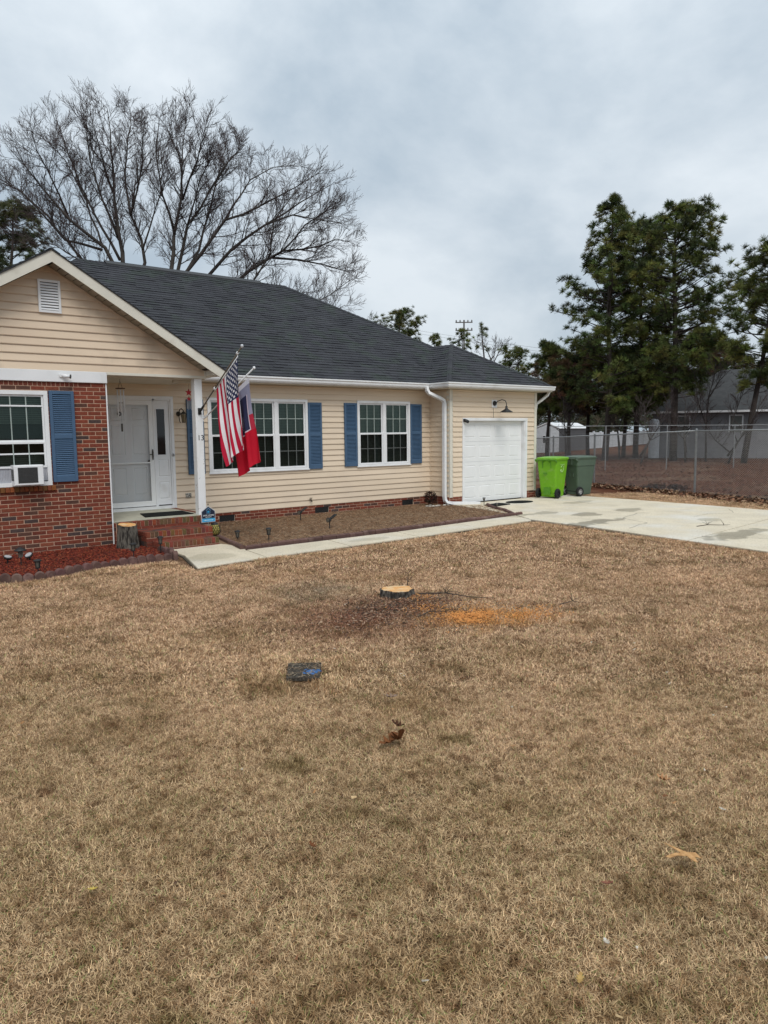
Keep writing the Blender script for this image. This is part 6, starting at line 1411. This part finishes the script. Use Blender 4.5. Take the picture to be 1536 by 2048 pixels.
d = 40; nT += pine('leaning pine cut by the right edge of the view', 1560, 492, d, [(Z(500, d), .7), (Z(540, d), 1.9), (Z(620, d), 2.9), (Z(680, d), 2.8), (Z(740, d), 2.2), (Z(790, d), .9)], 110, base_px=1490, trunk=.15)
MIX = GR[:4]+[(.13, .095, .045), (.14, .085, .05)]
for k, (px, yt, d, r, lb) in enumerate([(1098, 690, 52, 1.5, 'dense low pine just right of the garage roof end'), (1140, 715, 50, 1.9, 'low pine second from the garage roof end'), (1178, 690, 53, 1.9, 'low dark pine under the tall pointed one'), (1250, 705, 50, 2.1, 'low pine between the tall pointed trunk and the middle one'), (1312, 690, 52, 2.0, 'low pine left of the broad crowned trunk'), (1402, 660, 56, 2.3, 'small pine right of the broad crowned trunk'), (1450, 690, 60, 2.2, 'small pine behind the neighbour roof')]):
    nT += pine(lb, px, yt, d, [(Z(yt+6, d), .4), (Z(yt+40, d), r*.8), (Z(yt+90, d), r), (Z(835, d), r*.8)], 95, 1.0, cols=MIX, trunk=.13)
for k, (px, yt, d, r, lb, zb, nb_) in enumerate([(802, 622, 58, 2.3, 'round topped pine showing above the main roof slope', 690, 130), (868, 670, 60, 1.0, 'little pine right of the round topped one above the roof', 720, 40), (925, 660, 74, 1.6, 'narrow pine below the utility pole above the roof', 720, 70), (962, 648, 60, .7, 'thin crooked pine with sparse tufts behind the garage roof', 735, 16), (1012, 692, 62, .9, 'small pine left of the roundish one behind the garage roof', 740, 16), (1034, 700, 58, 1.5, 'roundish pine behind the right end of the garage roof', 760, 90)]):
    nT += pine(lb, px, yt, d, [(Z(yt+5, d), .4), (Z(yt+22, d), r*.9), (Z(yt+45, d), r), (Z(zb, d), r*.7), (1.5, r*.5)], nb_, .85, base_px=px+(25 if k == 3 else 0), trunk=.13, per=(5, 8))
nT += pine('dark dense evergreen behind the brick gable at the far left', 22, 405, 50, [(Z(410, 50), .9), (Z(440, 50), 2.3), (Z(500, 50), 3.2), (Z(600, 50), 3.4), (3, 2.6)], 110, 1.1, name='evergreen_tree', base_px=22, cols=[(.07, .08, .035), (.055, .068, .032), (.09, .09, .038)], trunk=.25, per=(8, 13))

# brown undergrowth shrubs and saplings at the right
SP2 = [(.21, 1.35, (25, 65)), (.15, .65, (20, 58)), (.12, .3, (18, 50))]
for k, (base_, limbs_, d, lb) in enumerate([((1280, 912), [[(1280, 912), (1300, 880), (1320, 850), (1345, 800)], [(1300, 880), (1290, 850), (1288, 810)]], 41, 'bare sapling between the broad pine trunk and the fence post'),
        ((1455, 912), [[(1455, 912), (1475, 885), (1500, 850), (1525, 800)], [(1475, 885), (1462, 850), (1480, 800), (1490, 740)], [(1460, 905), (1430, 880), (1410, 850)]], 40, 'bare many stemmed sapling left of the leaning pine trunk'),
        ((1412, 905), [[(1412, 905), (1412, 850), (1418, 790), (1432, 720)], [(1412, 850), (1395, 800), (1388, 740)], [(1415, 800), (1440, 760), (1470, 730)]], 43, 'slim bare tree left of the neighbour house window'),
        ((1132, 905), [[(1132, 905), (1130, 860), (1126, 800)], [(1130, 870), (1150, 840), (1165, 815)]], 48, 'thin bare tree before the small shed'),
        ((1240, 900), [[(1240, 900), (1235, 860), (1215, 800), (1190, 770)], [(1236, 860), (1250, 820), (1262, 770)]], 47, 'reddish bare shrub tree under the pines'),
        ((1372, 905), [[(1372, 905), (1368, 860), (1372, 800)], [(1370, 880), (1350, 860), (1335, 840)], [(1370, 870), (1390, 840), (1400, 800)]], 42, 'low bare bush tree before the grey panel fence')]):
    b_ = gpt(base_[0], 902); dd = d; b_ = at(base_[0], 905, dd); b_.z = 0; LL = []
    for i, l in enumerate(limbs_): LL.append((pxl(l, dd, dd+random.uniform(-1.5, 1.5)), .055 if i == 0 else .04, .012))
    LL = [([Vector((p.x, p.y, max(p.z, 0))) for p in pts], a, c) for pts, a, c in LL]
    bare_tree('bare_sapling', lb, tuple(b_), LL, SP2, [.2, .15, .1], .05, LL[0][0][1], group='bare saplings beyond the fence', matl=m_twig, minr=.006)
# thin bare treetops above the roof
for (px, py, d, lb) in ((735, 640, 62, 'faint bare treetop left of the round topped pine above the roof'), (985, 690, 66, 'faint bare treetop between the pines behind the garage roof')):
    b_ = at(px, 900, d); b_.z = 0
    bare_tree('bare_treetop', lb, tuple(b_), [(pxl([(px, 800), (px-3, 720), (px+4, py+20), (px+8, py-5)], d, d), .08, .015), (pxl([(px, 730), (px+20, 690), (px+35, py+10)], d, d), .05, .012), (pxl([(px-2, 720), (px-20, 680), (px-32, py+15)], d, d), .05, .012)], SP2, [.3, .25, .2], .1, at(px, 800, d), group='bare treetops showing above the roof', minr=.007)
# far wood closing the view
n = 2600; P = []; TD = []; TC = []
for k in range(n):
    px = random.uniform(1040, 1640); dd = random.uniform(84, 112); hmax = 6.5+2*math.sin(px*.03)+1.4*math.sin(px*.11); z = random.uniform(.2, 1)**.8*hmax; q = at(px, 860, dd); P.append((q.x, q.y, z)); TD.append((random.uniform(-.6, .6), random.uniform(-.6, .6), 1)); g = random.choice([(.05, .062, .03), (.045, .055, .03), (.085, .065, .045)]); TC.append(g)
tag(scatter('distant_wood', P, aligned(TD), rng.uniform(2.0, 3.6, n), TUFT[0][:80], TUFT[1][:20], np.array(TC), m_needle), 'hazy line of far off woodland beyond the neighbours', 'wood')

# ================================================================== GRASS
STONY = [[(4.26, 9.58), (5.60, 9.74), (8.62, 9.82), (12.0, 10.02), (12.05, 8.6), (11.66, 6.45), (11.22, 3.0), (17.15, 3.0), (17.5, 13.6), (13.0, 13.6), (4.5, 12.6)], [(-2, 10.08), (2.0, 10.38), (2.50, 10.32), (3.31, 10.58), (4.50, 10.66), (4.7, 12.6), (-2, 12.7)]]
def on_lawn(x, y, m_=0.0):
    for dx, dy in ((0, 0), (m_, 0), (-m_, 0), (0, m_), (0, -m_)):
        if any(inpoly(x+dx, y+dy, p) for p in STONY): return False
        if (x+dx-5.36)**2+(y+dy-6.5)**2 < .2**2 or inpoly(x+dx, y+dy, [(2.82, 4.80), (3.03, 4.60), (3.30, 4.95), (3.05, 5.14)]): return False
    return True
def blades(n, half, L, W, sd, green=.04):
    g = np.random.default_rng(sd); x, y = g.uniform(-half, half, n), g.uniform(-half, half, n); az = g.uniform(0, 2*np.pi, n); l = L*g.uniform(.5, 1.25, n); w_ = W*g.uniform(.7, 1.3, n); tl = np.radians(g.uniform(42, 92, n)); cv = g.uniform(-.5, .7, n)
    dh = np.stack([np.cos(az), np.sin(az)], 1); sd_ = np.stack([-np.sin(az), np.cos(az), np.zeros(n)], 1); z0 = g.uniform(-.004, .012, n)
    P0 = np.stack([x, y, z0], 1); h1 = np.sin(tl)*l*.5; v1 = np.cos(tl)*l*.5; t2 = np.clip(tl+cv, .2, 1.75); turn = g.uniform(-.6, .6, n); d2 = np.stack([np.cos(az+turn), np.sin(az+turn)], 1)
    P1 = P0+np.stack([dh[:, 0]*h1, dh[:, 1]*h1, v1], 1); P2 = P1+np.stack([d2[:, 0]*np.sin(t2)*l*.5, d2[:, 1]*np.sin(t2)*l*.5, np.cos(t2)*l*.5], 1)
    P1[:, 2] = np.maximum(P1[:, 2], .003); P2[:, 2] = np.maximum(P2[:, 2], .002)
    W1 = w_[:, None]*sd_; V = np.stack([P0-W1*.5, P0+W1*.5, P1+W1*.45, P1-W1*.45, P2+W1*.12, P2-W1*.12], 1).reshape(-1, 3)
    F = (np.array([(0, 1, 2, 3), (3, 2, 4, 5)])[None]+(np.arange(n)*6)[:, None, None]).reshape(-1, 4)
    base = np.array([(1.1, 1.08, 1.03), (.88, .83, .75), (1.62, 1.58, 1.46), (.55, .47, .39), (.28, .23, .18), (.82, .64, .50)]); c = base[g.choice(6, n, p=[.26, .21, .16, .15, .14, .08])]
    gm = g.random(n) < green; c[gm] = (.50, .85, .45); c = c*g.uniform(.85, 1.15, (n, 1)); T = np.repeat(c[:, None], 6, 1).reshape(-1, 3)
    return V, F, T
def patch(name, *a, **k):
    V, F, T = blades(*a, **k); o = npmesh(name, V, F, m_blade, None, T, 'stuff'); col.objects.unlink(o); return o
def grass_layer(name, label, pts, patches, smin, smax):
    n = len(pts); me = bpy.data.meshes.new(name); me.from_pydata([tuple(p) for p in pts], [], [])
    r_ = me.attributes.new('rz', 'FLOAT', 'POINT'); r_.data.foreach_set('value', rng.uniform(0, 6.283, n).astype(np.float32)); s_ = me.attributes.new('sc', 'FLOAT', 'POINT'); s_.data.foreach_set('value', rng.uniform(smin, smax, n).astype(np.float32))
    i_ = me.attributes.new('pi', 'INT', 'POINT'); i_.data.foreach_set('value', rng.integers(0, len(patches), n).astype(np.int32))
    o = bpy.data.objects.new(name, me); col.objects.link(o); tag(o, label, 'grass', kind='stuff')
    ng = bpy.data.node_groups.new(name, 'GeometryNodeTree'); ng.interface.new_socket('Geometry', in_out='INPUT', socket_type='NodeSocketGeometry'); ng.interface.new_socket('Geometry', in_out='OUTPUT', socket_type='NodeSocketGeometry')
    gi, go = N(ng, 'NodeGroupInput'), N(ng, 'NodeGroupOutput'); mp_ = N(ng, 'GeometryNodeMeshToPoints'); ip = N(ng, 'GeometryNodeInstanceOnPoints'); g2 = N(ng, 'GeometryNodeGeometryToInstance')
    for p in patches[::-1]:
        oi = N(ng, 'GeometryNodeObjectInfo'); oi.inputs['Object'].default_value = p; ng.links.new(oi.outputs['Geometry'], g2.inputs[0])
    def attr(nm, ty):
        a = N(ng, 'GeometryNodeInputNamedAttribute', data_type=ty); a.inputs['Name'].default_value = nm; return a.outputs['Attribute']
    ng.links.new(gi.outputs[0], mp_.inputs[0]); ng.links.new(mp_.outputs[0], ip.inputs['Points']); ng.links.new(g2.outputs[0], ip.inputs['Instance']); ip.inputs['Pick Instance'].default_value = True
    ng.links.new(attr('pi', 'INT'), ip.inputs['Instance Index']); cx_ = N(ng, 'ShaderNodeCombineXYZ'); ng.links.new(attr('rz', 'FLOAT'), cx_.inputs[2]); ng.links.new(cx_.outputs[0], ip.inputs['Rotation']); ng.links.new(attr('sc', 'FLOAT'), ip.inputs['Scale']); ng.links.new(ip.outputs[0], go.inputs[0])
    md = o.modifiers.new('grass', 'NODES'); md.node_group = ng; return o
def field_pts(dmin, dmax, step, m_):
    outp = []
    x = -6.0
    while x < 20.6:
        y = -2.0
        while y < 17:
            X, Y = x+random.uniform(-.5, .5)*step, y+random.uniform(-.5, .5)*step; d_ = math.hypot(X, Y); dep = X*CFW[0]+Y*CFW[1]; lat = X*CRT[0]+Y*CRT[1]
            if dmin <= dep < dmax and abs(lat) < dep*.56+.9 and dep > 1.2 and (X < fx(Y)+.3) and Y < 15 and on_lawn(X, Y, m_) and not (X < 13 and Y > 12.5): outp.append((X, Y, lawn_h(X, Y)-.006))
            y += step
        x += step
    return outp
near = [patch('blade_patch', 2100, .30, .030, .0017, 11+k) for k in range(4)]
midp = [patch('blade_patch', 1500, .30, .034, .0028, 31+k) for k in range(3)]
farp = [patch('blade_patch', 1000, .34, .040, .0050, 51+k) for k in range(3)]
small = [patch('blade_patch', 150, .10, .042, .0035, 71+k) for k in range(3)]
grass_layer('grass', 'matted dry grass blades of the nearest lawn', field_pts(1.2, 5.2, .225, .30), near, .9, 1.1)
grass_layer('grass', 'matted dry grass blades across the middle of the lawn', field_pts(5.2, 10, .29, .32), midp, .9, 1.1)
grass_layer('grass', 'dry grass of the far lawn up to the walkway and fence', field_pts(10, 22, .40, .36), farp, .85, 1.1)
# fringe along the hard edges, where the big patches would spill over
fr = []
for k in range(60000):
    X, Y = random.uniform(-2, 20.5), random.uniform(1, 13.5)
    dep = X*CFW[0]+Y*CFW[1]; lat = X*CRT[0]+Y*CRT[1]
    if abs(lat) > dep*.56+.5 or not (X < fx(Y)) or (X < 13 and Y > 12.5): continue
    if on_lawn(X, Y, .03) and not on_lawn(X, Y, .36): fr.append((X, Y, lawn_h(X, Y)-.006))
print('tufts', nT, 'fringe', len(fr))
grass_layer('grass', 'short dry grass fringe along the walkway and driveway edges', fr[:9000], small, .8, 1.2)
